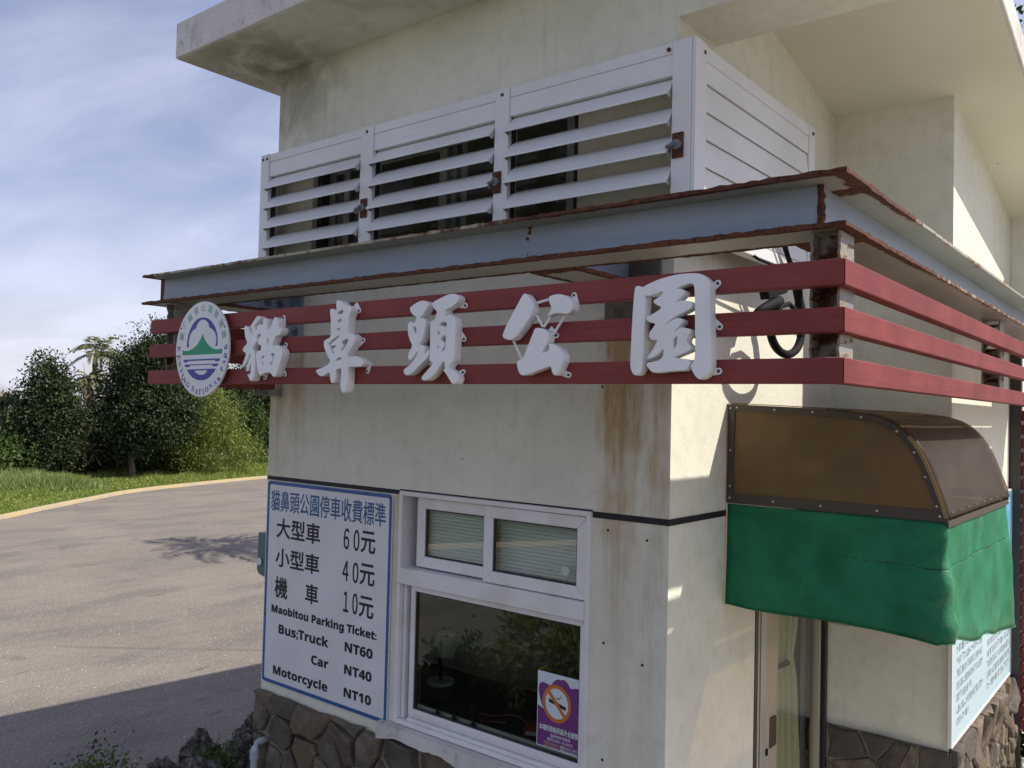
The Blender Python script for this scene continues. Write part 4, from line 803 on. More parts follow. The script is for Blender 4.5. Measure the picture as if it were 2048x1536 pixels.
for i in range(60):
    y = 1.12 + 0.44 * i / 59
    for k, z in enumerate((2.0, 1.45, 1.32, 1.2, 0.7, 0.05)):
        pin = 0.55 if k in (2,) else (0.75 if k in (1, 3) else 1.0)
        cv.append((-0.085 + 0.022 * math.sin(i * 0.95) + 0.008 * math.sin(i * 0.4), 1.28 + (y - 1.28) * pin, z))
for i in range(59):
    for k in range(5): cf.append((i * 6 + k, (i + 1) * 6 + k, (i + 1) * 6 + k + 1, i * 6 + k + 1))
cu_.add(cv, cf); cur = child('curtain', cu_, M_CURTAIN, booth, smooth=True); cur.modifiers.new('thickness', 'SOLIDIFY').thickness = 0.003
tb = MB(); tb.tube([(-0.07, 1.2, 1.31), (-0.045, 1.25, 1.315), (-0.045, 1.3, 1.315), (-0.07, 1.34, 1.31)], 0.012, 6); child('curtain_tie', tb, M_TRIM, booth)
st = thing('door_plate', (0.1, 1.722, 1.5), 'small cream plate with blue marks on the recess wall beside the door', 'plate')
q = MB(); q.box(0.012, 0.115, 1.716, 1.7275, 1.44, 1.72); child('plate', q, M_DOORALU, st, 0.002)
q = MB(); q.box(0.030, 0.062, 1.714, 1.7158, 1.50, 1.70); child('plate_panel', q, M_BOARDBLUE, st)
q = MB()
for k in range(7): q.box(0.040, 0.053, 1.7130, 1.7138, 1.515 + k * 0.026, 1.53 + k * 0.026)
tag(child('plate_marks', q, M_NOTICEWHITE, st), kind='stuff')

# ------------------------------------------------------------------ louvre screen in front of the high window
lv = thing('louvre_screen', (-1.1, -0.12, 3.14), 'white louvre box wrapping the upper corner of the booth', 'louvre')
ZL0, ZL1 = 3.135, 3.826
def lpart(nm, x0, x1, y0, y1, z0, z1, m_=None, bev=0.003, par=None):
    q = MB(); q.box(x0, x1, y0, y1, z0, z1); return child(nm, q, m_ or M_ALU, par or lv, bev)
POSTS = [(-2.407, -2.338), (-1.609, -1.523), (-0.776, -0.702), (0.046, 0.120)]
for a, b in POSTS: lpart('post', a, b, -0.125, -0.065, ZL0, ZL1)
lpart('corner_bead', 0.1205, 0.1365, -0.120, -0.066, ZL0, ZL1, None, 0.002)
for k in range(3):
    a, b = POSTS[k][1], POSTS[k + 1][0]
    lpart('top_rail', a + 0.001, b - 0.001, -0.120, -0.070, 3.783, ZL1 - 0.002); lpart('upper_panel', a + 0.001, b - 0.001, -0.118, -0.072, 3.706, 3.782, None, 0.0015)
    lpart('bottom_rail', a + 0.001, b - 0.001, -0.118, -0.072, ZL0, 3.225)
    for j in range(4):                                # tilted blades: rear edge high, front edge low, ends turned up
        zt = 3.690 - 0.105 * j
        t = 0.0; pr = [(-0.068, zt + 0.027), (-0.098, zt + 0.010), (-0.160, zt - 0.054), (-0.161, zt - 0.062), (-0.155, zt - 0.062), (-0.095, zt + 0.001), (-0.068, zt + 0.019)]
        q = MB(); q.prism(pr, lambda u, v, t: (t, u, v), a + 0.003, b - 0.003)
        bl = child('blade', q, M_ALU, lv)
        for xe in (a + 0.0032, b - 0.0062):
            q = MB(); q.prism([(-0.099, zt - 0.002), (-0.155, zt - 0.059), (-0.135, zt - 0.068), (-0.092, zt - 0.028)], lambda u, v, t: (t, u, v), xe, xe + 0.003)
            child('end_flap', q, M_DOORALU2, bl)
    g = MB(); g.box(a - 0.0005, a + 0.0025, -0.104, -0.075, 3.226, 3.705); child('blade_channel', g, M_RUBBER, lv)
# side that faces the door: closed shiplap
lpart('post', 0.075, 0.1335, -0.0645, -0.026, ZL0, ZL1)
lpart('post', 0.075, 0.130, 1.010, 1.085, ZL0, ZL1)
lpart('top_rail', 0.078, 0.128, -0.025, 1.009, 3.770, ZL1 - 0.002); lpart('bottom_rail', 0.078, 0.128, -0.025, 1.009, ZL0, 3.185)
lpart('upper_panel', 0.080, 0.126, -0.025, 1.009, 3.692, 3.769, None, 0.0015)
for j in range(5):
    z1 = 3.688 - 0.1005 * j
    q = MB(); q.prism([(0.118, z1), (0.110, z1), (0.108, z1 - 0.097), (0.127, z1 - 0.0985), (0.127, z1 - 0.088)], lambda u, v, t: (u, t, v), -0.024, 1.008)
    child('shiplap_board', q, M_ALU, lv)
tp = MB(); tp.box(-2.40, 0.118, -0.064, -0.002, 3.785, 3.81); child('top_cover', tp, M_ALU, lv)
tp = MB(); tp.box(-2.40, 0.07, -0.064, -0.002, 3.14, 3.16); child('bottom_light_block', tp, M_ALU, lv)  # hidden strip added to block light rising behind the blades
tp = MB(); tp.box(-2.404, -2.396, -0.064, -0.002, 3.161, 3.784); child('end_cover', tp, M_ALU, lv)
tp = MB(); tp.box(0.002, 0.074, -0.02, 1.08, 3.785, 3.81); child('top_cover', tp, M_ALU, lv)
for px, pz in ((-1.571, 3.436), (-0.754, 3.437), (0.075, 3.447)):
    pl = MB(); pl.box(px - 0.022, px + 0.022, -0.1325, -0.1255, pz - 0.045, pz + 0.045); pp = child('latch_plate', pl, M_RUST, lv, 0.002)
    kn = MB(); kn.tube([(px, -0.133, pz), (px, -0.145, pz)], 0.018, 16); kn.tube([(px - 0.004, -0.149, pz), (px - 0.036, -0.150, pz - 0.006)], [0.008, 0.006], 8); child('latch_knob', kn, M_BOLT, lv)
for sx, sy in ((-2.386, 0), (-2.352, 0), (-1.566, 0), (-0.738, 0), (0.030, 0)):
    q = MB(); q.tube([(sx, -0.1275, 3.80), (sx, -0.1205, 3.80)], 0.0075, 10); child('screw', q, M_RUST, lv)
for sy in (-0.046, 1.05):
    q = MB(); q.tube([(0.129, sy, 3.792), (0.1355, sy, 3.792)], 0.0075, 10); child('screw', q, M_RUST, lv)

# ------------------------------------------------------------------ steel frame carrying the sign slats
fr = thing('steel_sign_frame', (-0.8, -0.6, 2.5), 'blue-grey steel beam frame with rusty flanges and oxblood slats', 'sign frame')
ZB0, ZB1 = 2.972, 3.111
def flange(nm, u0, u1, v0, v1, z, axis, th=0.008, seed=1, jag=0.004, lo_end=True, amt=None):
    """one flange plate, long in u; its outer edges eaten by rust (attribute edge = 1 along them)"""
    r = random.Random(seed); n_ = max(10, int((u1 - u0) / 0.022))
    rows = [(0.0, 1.0), (0.07, 0.85), (0.17, 0.35), (0.5, 0.0), (0.83, 0.35), (0.93, 0.85), (1.0, 1.0)]
    vs = []; at = []; fs_ = []
    R_ = len(rows); prev = [0, 0]
    for i in range(n_ + 1):
        u = u0 + (u1 - u0) * i / n_
        prev = [prev[0] * 0.6 + r.uniform(-1, 1) * 0.5, prev[1] * 0.6 + r.uniform(-1, 1) * 0.5]
        for k, (f, e) in enumerate(rows):
            v = v0 + (v1 - v0) * f
            if k == 0: v += abs(prev[0]) * jag
            if k == R_ - 1: v -= abs(prev[1]) * jag
            endf = max(0.0, 1 - min(i, n_ - i) / 4.0)
            ee = max(e, endf if lo_end or i > n_ / 2 else 0.0)
            if amt: ee *= amt(i / n_)
            sw_ = (r.uniform(0.0, 0.005) * ee if e > 0.8 else 0.0)
            for top in (0, 1):
                vs.append(((u, v) if axis == 'x' else (v, u)) + (z + (th + sw_ if top else -sw_ * 0.6),)); at.append(ee)
    def ix(i, k, t): return (i * R_ + k) * 2 + t
    for i in range(n_):
        for k in range(R_ - 1):
            for t in (0, 1): fs_.append((ix(i, k, t), ix(i + 1, k, t), ix(i + 1, k + 1, t), ix(i, k + 1, t)))
        for k in (0, R_ - 1): fs_.append((ix(i, k, 0), ix(i + 1, k, 0), ix(i + 1, k, 1), ix(i, k, 1)))
    for i in (0, n_):
        for k in range(R_ - 1): fs_.append((ix(i, k, 0), ix(i, k + 1, 0), ix(i, k + 1, 1), ix(i, k, 1)))
    mb = MB(); mb.add(vs, fs_, at); return mb
def web(u0, u1, v, axis, z0, z1, th=0.008, ends=(True, True)):
    n_ = max(8, int((u1 - u0) / 0.03)); vs = []; at = []; fs_ = []
    zs = [0.0, 0.06, 0.2, 0.5, 0.8, 0.94, 1.0]; K = len(zs)
    for i in range(n_ + 1):
        u = u0 + (u1 - u0) * i / n_; d = min(i if ends[0] else 99, (n_ - i) if ends[1] else 99)
        e = max(0.0, 1.0 - d / 2.2)
        for k, f in enumerate(zs):
            for s_ in (-1, 1):
                p = (u, v + s_ * th / 2) if axis == 'x' else (v + s_ * th / 2, u)
                vs.append(p + (z0 + (z1 - z0) * f,)); at.append(max(e, 0.30 if k in (0, K - 1) else 0.0) + 0.001)
    def ix(i, k, s_): return (i * K + k) * 2 + s_
    for i in range(n_):
        for k in range(K - 1):
            for s_ in (0, 1): fs_.append((ix(i, k, s_), ix(i + 1, k, s_), ix(i + 1, k + 1, s_), ix(i, k + 1, s_)))
        for k in (0, K - 1): fs_.append((ix(i, k, 0), ix(i + 1, k, 0), ix(i + 1, k, 1), ix(i, k, 1)))
    for i in (0, n_):
        for k in range(K - 1): fs_.append((ix(i, k, 0), ix(i, k + 1, 0), ix(i, k + 1, 1), ix(i, k, 1)))
    mb = MB(); mb.add(vs, fs_, at); return mb
def ibeam(nm, u0, u1, c, axis, seed, web_u=None, ends=(True, True), half=0.1, amt_top=None, amt_bot=None):
    wu = web_u or (u0 + 0.003, u1 - 0.003)
    o = child(nm, web(wu[0], wu[1], c, axis, ZB0 + 0.0085, ZB1 - 0.0085, 0.008, ends), M_BEAM, fr)
    child('bottom_flange', flange('f', u0, u1, c - half, c + half, ZB0, axis, 0.008, seed, amt=amt_bot), M_FLANGE, o)
    child('top_flange', flange('f', u0, u1, c - half, c + half, ZB1 - 0.008, axis, 0.008, seed + 1, amt=amt_top), M_FLANGE, o)
    return o
ibeam('beam', -2.517, 0.840, -0.6, 'x', 3, (-2.515, 0.744), (True, False), amt_top=lambda f: 1.0 if f < 0.03 else (0.48 if f < 0.55 else 0.48 + 0.55 * (f - 0.55) / 0.45))
ibeam('beam', -0.4985, 3.315, 0.74, 'y', 9, (-0.595, 3.31), (False, False), amt_top=lambda f: max(0.42, 1.1 - 4.5 * f), amt_bot=lambda f: max(0.55, 1.1 - 2.5 * f))
# weld scab and drips where the two webs meet
wd = MB(); r = random.Random(4); wv = []; wf_ = []
for i in range(13):
    z = ZB0 + 0.01 + (ZB1 - ZB0 - 0.02) * i / 12
    for k in range(6):
        an = 2 * math.pi * k / 6; rr = 0.0055 + r.uniform(0, 0.008)
        wv.append((0.746 + math.cos(an) * rr * 1.0, -0.602 + math.sin(an) * rr, z))
for i in range(12):
    for k in range(6): wf_.append((i * 6 + k, i * 6 + (k + 1) % 6, (i + 1) * 6 + (k + 1) % 6, (i + 1) * 6 + k))
wf_ += [tuple(range(6)), tuple(range(72, 78))]
wd.add(wv, wf_); child('corner_weld', wd, M_RUST, fr, smooth=True)
# brackets back to the wall
for cx_, seed in ((-0.186, 21), (-2.26, 31)):
    ibeam('bracket_arm', -0.4985, -0.0135, cx_, 'y', seed, None, (False, False), 0.098)
def bolt(mb, p, axis_dir, r_=0.016, l=0.02):
    p = Vector(p); d = Vector(axis_dir); mb.tube([p, p + d * 0.004], r_ * 1.6, 16); mb.tube([p + d * 0.0045, p + d * (l - 0.006)], r_, 6); mb.tube([p + d * (l - 0.0055), p + d * l * 1.3], r_ * 0.5, 8)
for x0, x1, mm in ((-0.290, -0.050, M_RPLATE), (-2.355, -2.163, M_PLATE)):
    q = MB(); q.box(x0, x1, -0.013, -0.001, 2.847, 3.13); pl = child('wall_plate', q, mm, fr, 0.002)
    for bx in ((x0 + 0.055, x1 - 0.055)):
        q = MB(); bolt(q, (bx, -0.0135, 2.885), (0, -1, 0)); child('bolt', q, M_BOLT if mm is M_PLATE else M_RPLATE, fr)
q = MB(); q.box(-2.2555, -2.2495, -0.21, -0.015, ZB0 + 0.0096, ZB1 - 0.0096); child('splice_plate', q, M_PLATE, fr, 0.001)
for by in (-0.165, -0.09):
    q = MB(); bolt(q, (-2.249, by, 3.028), (1, 0, 0), 0.015); child('bolt', q, M_BOLT, fr)
# H posts hanging under the beams
def hpost(cx_, cy_, z0, seed):
    r = random.Random(seed)
    o = None
    for nm, x0, x1, y0, y1 in (('post', cx_ - 0.038, cx_ - 0.031, cy_ - 0.055, cy_ + 0.055), ('post_flange', cx_ + 0.031, cx_ + 0.038, cy_ - 0.055, cy_ + 0.055), ('post_web', cx_ - 0.0305, cx_ + 0.0305, cy_ + 0.001, cy_ + 0.008)):
        vs = []; at = []; fs_ = []; n_ = 26
        for i in range(n_ + 1):
            z = z0 + (ZB0 - 0.004 - z0) * i / n_; j = r.uniform(0, 0.010)
            for (x, y) in ((x0, y0 + (j if nm != 'post_web' else 0)), (x1, y0 + (j if nm != 'post_web' else 0)), (x1, y1), (x0, y1)):
                vs.append((x, y, z)); at.append((0.12 if nm != 'post_web' else 0.28) + 0.5 * r.random())
        for i in range(n_):
            if nm == 'post_web' and r.random() < 0.10: continue              # eaten right through
            for k in range(4): fs_.append((i * 4 + k, i * 4 + (k + 1) % 4, (i + 1) * 4 + (k + 1) % 4, (i + 1) * 4 + k))
        fs_ += [(0, 1, 2, 3), (n_ * 4, n_ * 4 + 1, n_ * 4 + 2, n_ * 4 + 3)]
        mb = MB(); mb.add(vs, fs_, at)
        o2 = child(nm, mb, M_POST, o or fr); o = o or o2
hpost(0.776, -0.605, 2.60, 5); hpost(-2.318, -0.605, 2.60, 6); hpost(0.7525, 1.70, 2.60, 7)
SLZ = ((2.825, 2.890), (2.710, 2.7715), (2.584, 2.648))
for k, (z0, z1) in enumerate(SLZ):
    xl = (-2.418, -2.424, -2.431)[k]
    q = MB(); q.prism([(xl, -0.700), (0.8388, -0.700), (0.7995, -0.6615), (xl, -0.6615)], lambda u, v, t: (u, v, t), z0, z1); child('slat', q, M_SLAT, fr, 0.003)
    q = MB(); q.prism([(0.840, -0.6995), (0.840, 3.30), (0.801, 3.30), (0.801, -0.6610)], lambda u, v, t: (u, v, t), z0 + (0, 0, 0.0005)[k], z1); child('slat', q, M_SLAT, fr, 0.003)
    q = MB(); q.box(-2.40, -2.362, -0.532, -0.02, z0 - 0.004, z1 - 0.002); child('slat', q, M_SLAT, fr, 0.003)
q = MB(); q.box(-2.415, -2.33, -0.045, -0.001, 2.545, 2.578); q.box(-2.415, -2.405, -0.12, -0.046, 2.548, 2.575); child('slat_bracket', q, M_POST, fr, 0.002)

# ------------------------------------------------------------------ raised characters on the slats
LDESC = {'1': ('white raised brush-script character 貓 standing next to the round emblem', (-1.6, -0.7, 2.58)),
         '2': ('tall narrow white raised character 鼻 whose long stroke hangs below the lowest slat', (-1.2, -0.7, 2.58)),
         '3': ('white raised character 頭 in the middle of the five on the slats', (-0.7, -0.7, 2.58)),
         '4': ('white raised character 公 made of three pieces joined by thin rods', (-0.2, -0.7, 2.58)),
         '5': ('large white raised character 園 with a box-shaped outer stroke, nearest the beam corner', (0.25, -0.7, 2.58))}
def tab_mesh(cx, cz, tx, tz):
    """small sheet-metal ear with a screw hole, running towards (tx, tz)"""
    d = Vector((tx - cx, 0, tz - cz)); d.normalize(); s = Vector((-d.z, 0, d.x)); mb = MB()
    pts = []
    for k in range(9):
        a = math.pi / 2 + math.pi * k / 8; v = d * math.cos(a) * 0.009 + s * math.sin(a) * 0.009; pts.append((cx + v.x, cz + v.z))
    e = Vector((cx, 0, cz)) + d * 0.034; pts += [(e.x - s.x * 0.009, e.z - s.z * 0.009), (e.x + s.x * 0.009, e.z + s.z * 0.009)]
    mb.prism(pts, lambda u, v, t: (u, t, v), -0.7045, -0.7015)
    return mb
for k, polys in LETTERS.items():
    lab, base = LDESC[k]
    lt = thing('sign_letter', base, lab, 'sign letter', 'raised characters on the sign slats')
    sm = [chaikin(p) for p in polys]
    me = to_xz(flat_curve_mesh(sm, 0.033, 'letter_body', 0.0016), -0.704)
    child_mesh('letter_body', me, M_LETTER, lt)
    allp = [q for p in polys for q in p]; gx = sum(q[0] for q in allp) / len(allp); gz = sum(q[1] for q in allp) / len(allp)
    for (tx, tz) in TABS[k]:
        near = min(allp, key=lambda q: (q[0] - tx) ** 2 + (q[1] - tz) ** 2)
        o = child('mounting_tab', tab_mesh(tx, tz, near[0], near[1]), M_LETTER, lt)
        q = MB(); q.tube([(tx, -0.7046, tz), (tx, -0.7068, tz)], 0.0042, 10); child('tab_screw', q, M_RUBBER, o)
    if k == '4':
        for a, b in RODS:
            q = MB(); q.tube([(a[0], -0.715, a[1]), (b[0], -0.715, b[1])], 0.0042, 8); child('tie_rod', q, M_LETTER, lt)

# ------------------------------------------------------------------ round park emblem
ECX, ECZ, ER = -1.921, 2.736, 0.2105
em = thing('park_emblem', (ECX, -0.71, ECZ), 'round white park emblem with green peak and blue waves on the slats', 'emblem')
q = MB(); q.tube([(ECX, -0.7225, ECZ), (ECX, -0.7296, ECZ), (ECX, -0.7312, ECZ)], [ER, ER, ER - 0.0016], 96); child('emblem_disc', q, M_BOARD, em)
for zz_ in (2.617, 2.741, 2.857):
    q = MB(); q.box(ECX - 0.12, ECX + 0.12, -0.7222, -0.7003, zz_ - 0.012, zz_ + 0.012); child('spacer', q, M_DOORALU2, em)
def flat_front(nm, polys, y, m_, t, depth=0.0006, smooth=True):
    me = to_xz(flat_curve_mesh([chaikin(p) if smooth else p for p in polys], depth, nm), y); return child_mesh(nm, me, m_, t)
YE = -0.7313
flat_front('blue_arch', [EMBLEM['arc']], YE, M_NAVYPRINT, em); flat_front('green_peak', [EMBLEM['mountain']], YE, M_GREENPRINT, em, smooth=False)
flat_front('blue_wave', [EMBLEM['stripe1']], YE, M_NAVYPRINT, em, smooth=False); flat_front('blue_wave', [EMBLEM['stripe2']], YE, M_NAVYPRINT, em, smooth=False)
flat_front('blue_bowl', [EMBLEM['bowl'], EMBLEM['bowlhole']], YE, M_NAVYPRINT, em, smooth=False)
def ring_text(items, size, m_, flip, bold=0.0, serif=False, wid=1.0):
    """one part per word: its characters set round the disc"""
    vs = []; fs_ = []
    for ch, x, z in items:
        me = text_mesh(bold_serif(ch) if serif else ch, bold)
        xs = [v.co.x for v in me.vertices]; ys = [v.co.y for v in me.vertices]
        mx, my = (min(xs) + max(xs)) / 2, (min(ys) + max(ys)) / 2
        dx, dz = x - ECX, z - ECZ; a = math.atan2(dz, dx)
        rot = a - math.pi / 2 if not flip else a + math.pi / 2
        o = len(vs); ca, sa = math.cos(rot), math.sin(rot)
        for v in me.vertices:
            px, pz = (v.co.x - mx) * size * wid, (v.co.y - my) * size
            vs.append((x + px * ca - pz * sa, YE - 0.0007, z + px * sa + pz * ca))
        fs_ += [tuple(i + o for i in p.vertices) for p in me.polygons]
        bpy.data.meshes.remove(me)
    mb = MB(); mb.add(vs, fs_); return tag(child('lettering', mb, m_, em), kind='stuff')
ring_text(EM_CN, 0.036, M_GREENINK, False, 0.0)
ring_text(EM_EN[:7], 0.034, M_NAVYPRINT, True, 0.0, True); ring_text(EM_EN[7:15], 0.034, M_NAVYPRINT, True, 0.0, True); ring_text(EM_EN[15:], 0.034, M_NAVYPRINT, True, 0.0, True)
for a in (28, -12, 188, -42, 222, 150):
    x = ECX + math.cos(math.radians(a)) * (ER - 0.014); z = ECZ + math.sin(math.radians(a)) * (ER - 0.014)
    q = MB(); q.tube([(x, -0.7314, z), (x, -0.7335, z)], 0.004, 10); child('screw', q, M_RUBBER, em)

# ------------------------------------------------------------------ parking fee board
fb = thing('fee_board', (-1.925, -0.005, 1.027), 'white parking fee board with blue border and black prices left of the window', 'sign board')
BX0, BX1, BZ0, BZ1 = -2.408, -1.441, 1.028, 2.092
def rrect(x0, x1, z0, z1, r_, n=5):
    p = []
    for cx_, cz_, a0 in ((x1 - r_, z1 - r_, 0), (x0 + r_, z1 - r_, 90), (x0 + r_, z0 + r_, 180), (x1 - r_, z0 + r_, 270)):
        for k in range(n + 1):
            a = math.radians(a0 + 90 * k / n); p.append((cx_ + r_ * math.cos(a), cz_ + r_ * math.sin(a)))
    return p
q = MB(); q.prism(rrect(BX0, BX1, BZ0, BZ1, 0.022), lambda u, v, t: (u, t, v), -0.012, -0.003); child('board_panel', q, M_BOARD, fb, 0.001)
flat_front('blue_border', [rrect(BX0 + 0.001, BX1 - 0.001, BZ0 + 0.001, BZ1 - 0.001, 0.021), rrect(BX0 + 0.019, BX1 - 0.019, BZ0 + 0.019, BZ1 - 0.019, 0.010)], -0.0122, M_BOARDBLUE, fb, 0.0006, False)
for s_, x0, x1, z0, z1, c_ in BOARD:
    latin = s_[0].isascii() and not s_[0].isdigit()
    t_ = bold_latin(s_) if latin else (''.join(chr(0xFF10 + int(c)) for c in s_) if s_.isdigit() else s_)
    bold = 0.0011 if c_ == 'b' else (0.0018 if s_[0].isascii() else 0.0024)
    text_front('lettering', t_, x0, x1, z0, z1, -0.0127, M_BLUEINK if c_ == 'b' else M_INK, fb, bold)
for x, z in ((-2.395, 2.08), (-1.925, 2.083), (-1.453, 2.081), (-1.45, 1.72), (-1.451, 1.36), (-1.453, 1.04), (-1.76, 1.038), (-2.08, 1.037), (-2.395, 1.04), (-2.398, 1.72), (-2.398, 1.38), (-1.62, 2.082)):
    q = MB(); q.tube([(x, -0.0129, z), (x, -0.0152, z)], 0.0045, 8); child('screw', q, M_RUBBER, fb)

# ------------------------------------------------------------------ purple no-smoking poster inside the big pane
M_PURPLE, _n, _b = mat('purple_print', rough=0.5); _P = _n.pos(); _n.put(_b.inputs['Base Color'], _n.mix(_n.noise(_P, 9, 3), (0.12, 0.022, 0.16), (0.19, 0.045, 0.22)))
M_POSTERPALE, *_ = mat('pale_poster_paper', (0.60, 0.70, 0.72), 0.5); M_ORANGE, *_ = mat('orange_print', (0.55, 0.16, 0.035), 0.5); M_PRINTPALE, *_ = mat('pale_print', (0.70, 0.80, 0.72), 0.5); M_YEL, *_ = mat('yellow_print', (0.62, 0.42, 0.16), 0.5)
ps = thing('no_smoking_poster', (-0.48, 0.017, 1.12), 'purple no-smoking poster in the lower right corner of the big pane', 'poster')
PX0, PX1, PZ0, PZ1 = -0.590, -0.366, 1.152 - 0.034, 1.449
q = MB(); q.box(PX0, PX1, 0.0150, 0.0162, PZ0 + 0.032, PZ1); child('paper', q, M_POSTERPALE, ps)
PZ0 += 0.034
YP = 0.0149
low = [(PX0 + 0.003, PZ0 + 0.002), (PX1, PZ0 + 0.002), (PX1, 1.30), (-0.40, 1.300), (-0.46, 1.288), (-0.53, 1.292), (-0.560, 1.302), (PX0 + 0.003, 1.312)]
flat_front('purple_field', [low], YP, M_PURPLE, ps, 0.0003, False)
petal = [(-0.558, 1.300), (-0.580, 1.345), (-0.585, 1.385), (-0.575, 1.404), (-0.552, 1.406), (-0.526, 1.398), (-0.508, 1.422), (-0.488, 1.433), (-0.476, 1.430), (-0.462, 1.437), (-0.445, 1.428), (-0.428, 1.408), (-0.421, 1.408), (-0.40, 1.415), (-0.380, 1.413), (PX1 - 0.001, 1.406), (PX1 - 0.001, 1.305), (-0.46, 1.29)]
flat_front('purple_petals', [petal], YP - 0.0004, M_PURPLE, ps, 0.0003)
def circ(cx_, cz_, rx, rz, n=40): return [(cx_ + rx * math.cos(2 * math.pi * i / n), cz_ + rz * math.sin(2 * math.pi * i / n)) for i in range(n)]
cc = (-0.493, 1.334)
flat_front('pale_disc', [circ(cc[0], cc[1], 0.060, 0.064)], YP - 0.0008, M_POSTERPALE, ps, 0.0003, False)
cg = [(-0.532, 1.335), (-0.448, 1.316), (-0.448, 1.330), (-0.532, 1.349)]
flat_front('cigarette', [cg], YP - 0.0012, M_INK, ps, 0.0003, False)
flat_front('smoke_curl', [[(-0.50, 1.356), (-0.485, 1.352), (-0.472, 1.362), (-0.470, 1.378), (-0.474, 1.364), (-0.486, 1.357)]], YP - 0.0012, M_INK, ps, 0.0003, False)
flat_front('prohibition_ring', [circ(cc[0], cc[1], 0.070, 0.075), circ(cc[0], cc[1], 0.056, 0.060)], YP - 0.0016, M_ORANGE, ps, 0.0003, False)
flat_front('prohibition_bar', [[(-0.540, 1.372), (-0.528, 1.382), (-0.446, 1.294), (-0.457, 1.285)]], YP - 0.0020, M_ORANGE, ps, 0.0003, False)
text_front('lettering', '本場所除吸菸區外全面禁菸', -0.578, -0.369, 1.217, 1.241, YP - 0.0008, M_PRINTPALE, ps, 0.0004)
text_front('lettering', '違規者無須勸阻', -0.522, -0.424, 1.198, 1.211, YP - 0.0008, M_PRINTPALE, ps)
text_front('lettering', '處罰2,000~10,000元', -0.536, -0.412, 1.181, 1.194, YP - 0.0008, M_PRINTPALE, ps)
text_front('lettering', '菸害申訴專線', -0.552, -0.482, 1.166, 1.176, YP - 0.0008, M_YEL, ps); text_front('lettering', '戒菸諮詢專線', -0.552, -0.482, 1.1535, 1.1635, YP - 0.0008, M_YEL, ps)
text_front('lettering', '0800-531-531', -0.474, -0.394, 1.166, 1.176, YP - 0.0008, M_PRINTPALE, ps); text_front('lettering', '0800-63-63-63', -0.474, -0.394, 1.1535, 1.1635, YP - 0.0008, M_PRINTPALE, ps)

# ------------------------------------------------------------------ awning over the door
aw = thing('door_awning', (0.0, 1.05, 2.17), 'brown curved awning with green tarpaulin skirt above the booth door', 'awning')
AY0, AY1 = 0.478, 1.662
top = [(0.004, 2.547), (0.20, 2.541), (0.40, 2.532), (0.545, 2.519), (0.61, 2.503), (0.667, 2.470), (0.705, 2.430), (0.737, 2.383), (0.762, 2.330), (0.784, 2.272), (0.806, 2.212), (0.822, 2.158)]
for _ in range(1):
    tt = [top[0]]
    for i in range(len(top) - 1): tt += [(top[i][0] * .75 + top[i + 1][0] * .25, top[i][1] * .75 + top[i + 1][1] * .25), (top[i][0] * .25 + top[i + 1][0] * .75, top[i][1] * .25 + top[i + 1][1] * .75)]
    tt.append(top[-1])
prof = tt
for y0, nm in ((AY0, 'side_panel'), (AY1 - 0.004, 'side_panel')):
    q = MB(); q.prism(prof + [(0.818, 2.172), (0.004, 2.172)], lambda u, v, t: (u, t, v), y0 + 0.0005, y0 + 0.0035)
    child(nm, q, M_SIDE, aw)
off = [(x * 1.004 + (0.004 if i > 8 else 0), z + 0.004) for i, (x, z) in enumerate(prof)]
hv = []; hf = []
nY = 24
for j in range(nY + 1):
    y = AY0 - 0.006 + (AY1 - AY0 + 0.030) * j / nY
    for i, (x, z) in enumerate(off):
        sag = 0.004 * math.sin(math.pi * j / nY) if i > 3 else 0
        hv.append((x - sag, y, z - sag * 0.5))
nP = len(off)
for j in range(nY):
    for i in range(nP - 1): hf.append((j * nP + i, j * nP + i + 1, (j + 1) * nP + i + 1, (j + 1) * nP + i))
q = MB(); q.add(hv, hf); hd = child('hood', q, M_HOOD, aw, smooth=True); sm_ = hd.modifiers.new('thickness', 'SOLIDIFY'); sm_.thickness = 0.003; sm_.offset = 0
def strip_along(pts, w_in, y0, y1):
    """flat band that follows a profile on the inside, extruded in y"""
    mb = MB(); n_ = len(pts); vs = []; fs_ = []
    for i, p in enumerate(pts):
        a = Vector(pts[max(i - 1, 0)]); b = Vector(pts[min(i + 1, n_ - 1)]); d = (b - a).normalized(); nn = Vector((d.y, -d.x))
        qn = Vector(p) + nn * w_in
        vs += [(p[0], y0, p[1]), (qn.x, y0, qn.y), (qn.x, y1, qn.y), (p[0], y1, p[1])]
    for i in range(n_ - 1):
        for k in range(4): fs_.append((i * 4 + k, (i + 1) * 4 + k, (i + 1) * 4 + (k + 1) % 4, i * 4 + (k + 1) % 4))
    fs_ += [(0, 1, 2, 3), tuple((n_ - 1) * 4 + k for k in range(4))]
    return mb.add(vs, fs_)
for y0, y1 in ((AY0 - 0.006, AY0 - 0.0005), (AY1 + 0.0005, AY1 + 0.006)):
    child('edge_trim', strip_along(prof, 0.026, y0, y1), M_TRIM, aw)
    q = MB(); q.box(0.004, 0.034, y0 - 0.0006, y1 + 0.0006, 2.150, 2.520); child('edge_trim', q, M_TRIM, aw, 0.001)
    q = MB(); q.box(0.004, 0.826, y0 - 0.0016, y1 + 0.0016, 2.146, 2.186); child('edge_trim', q, M_TRIM, aw, 0.001)
lip = [(x + 0.0045, z + 0.005) for x, z in prof]
child('edge_lip', strip_along(lip[12:], 0.012, AY0 - 0.0105, AY0 - 0.0062), M_TRIMEDGE, aw)
q = MB(); q.box(0.812, 0.8275, AY0 + 0.001, AY1 - 0.001, 2.128, 2.150); child('front_rail', q, M_TRIM, aw, 0.001)
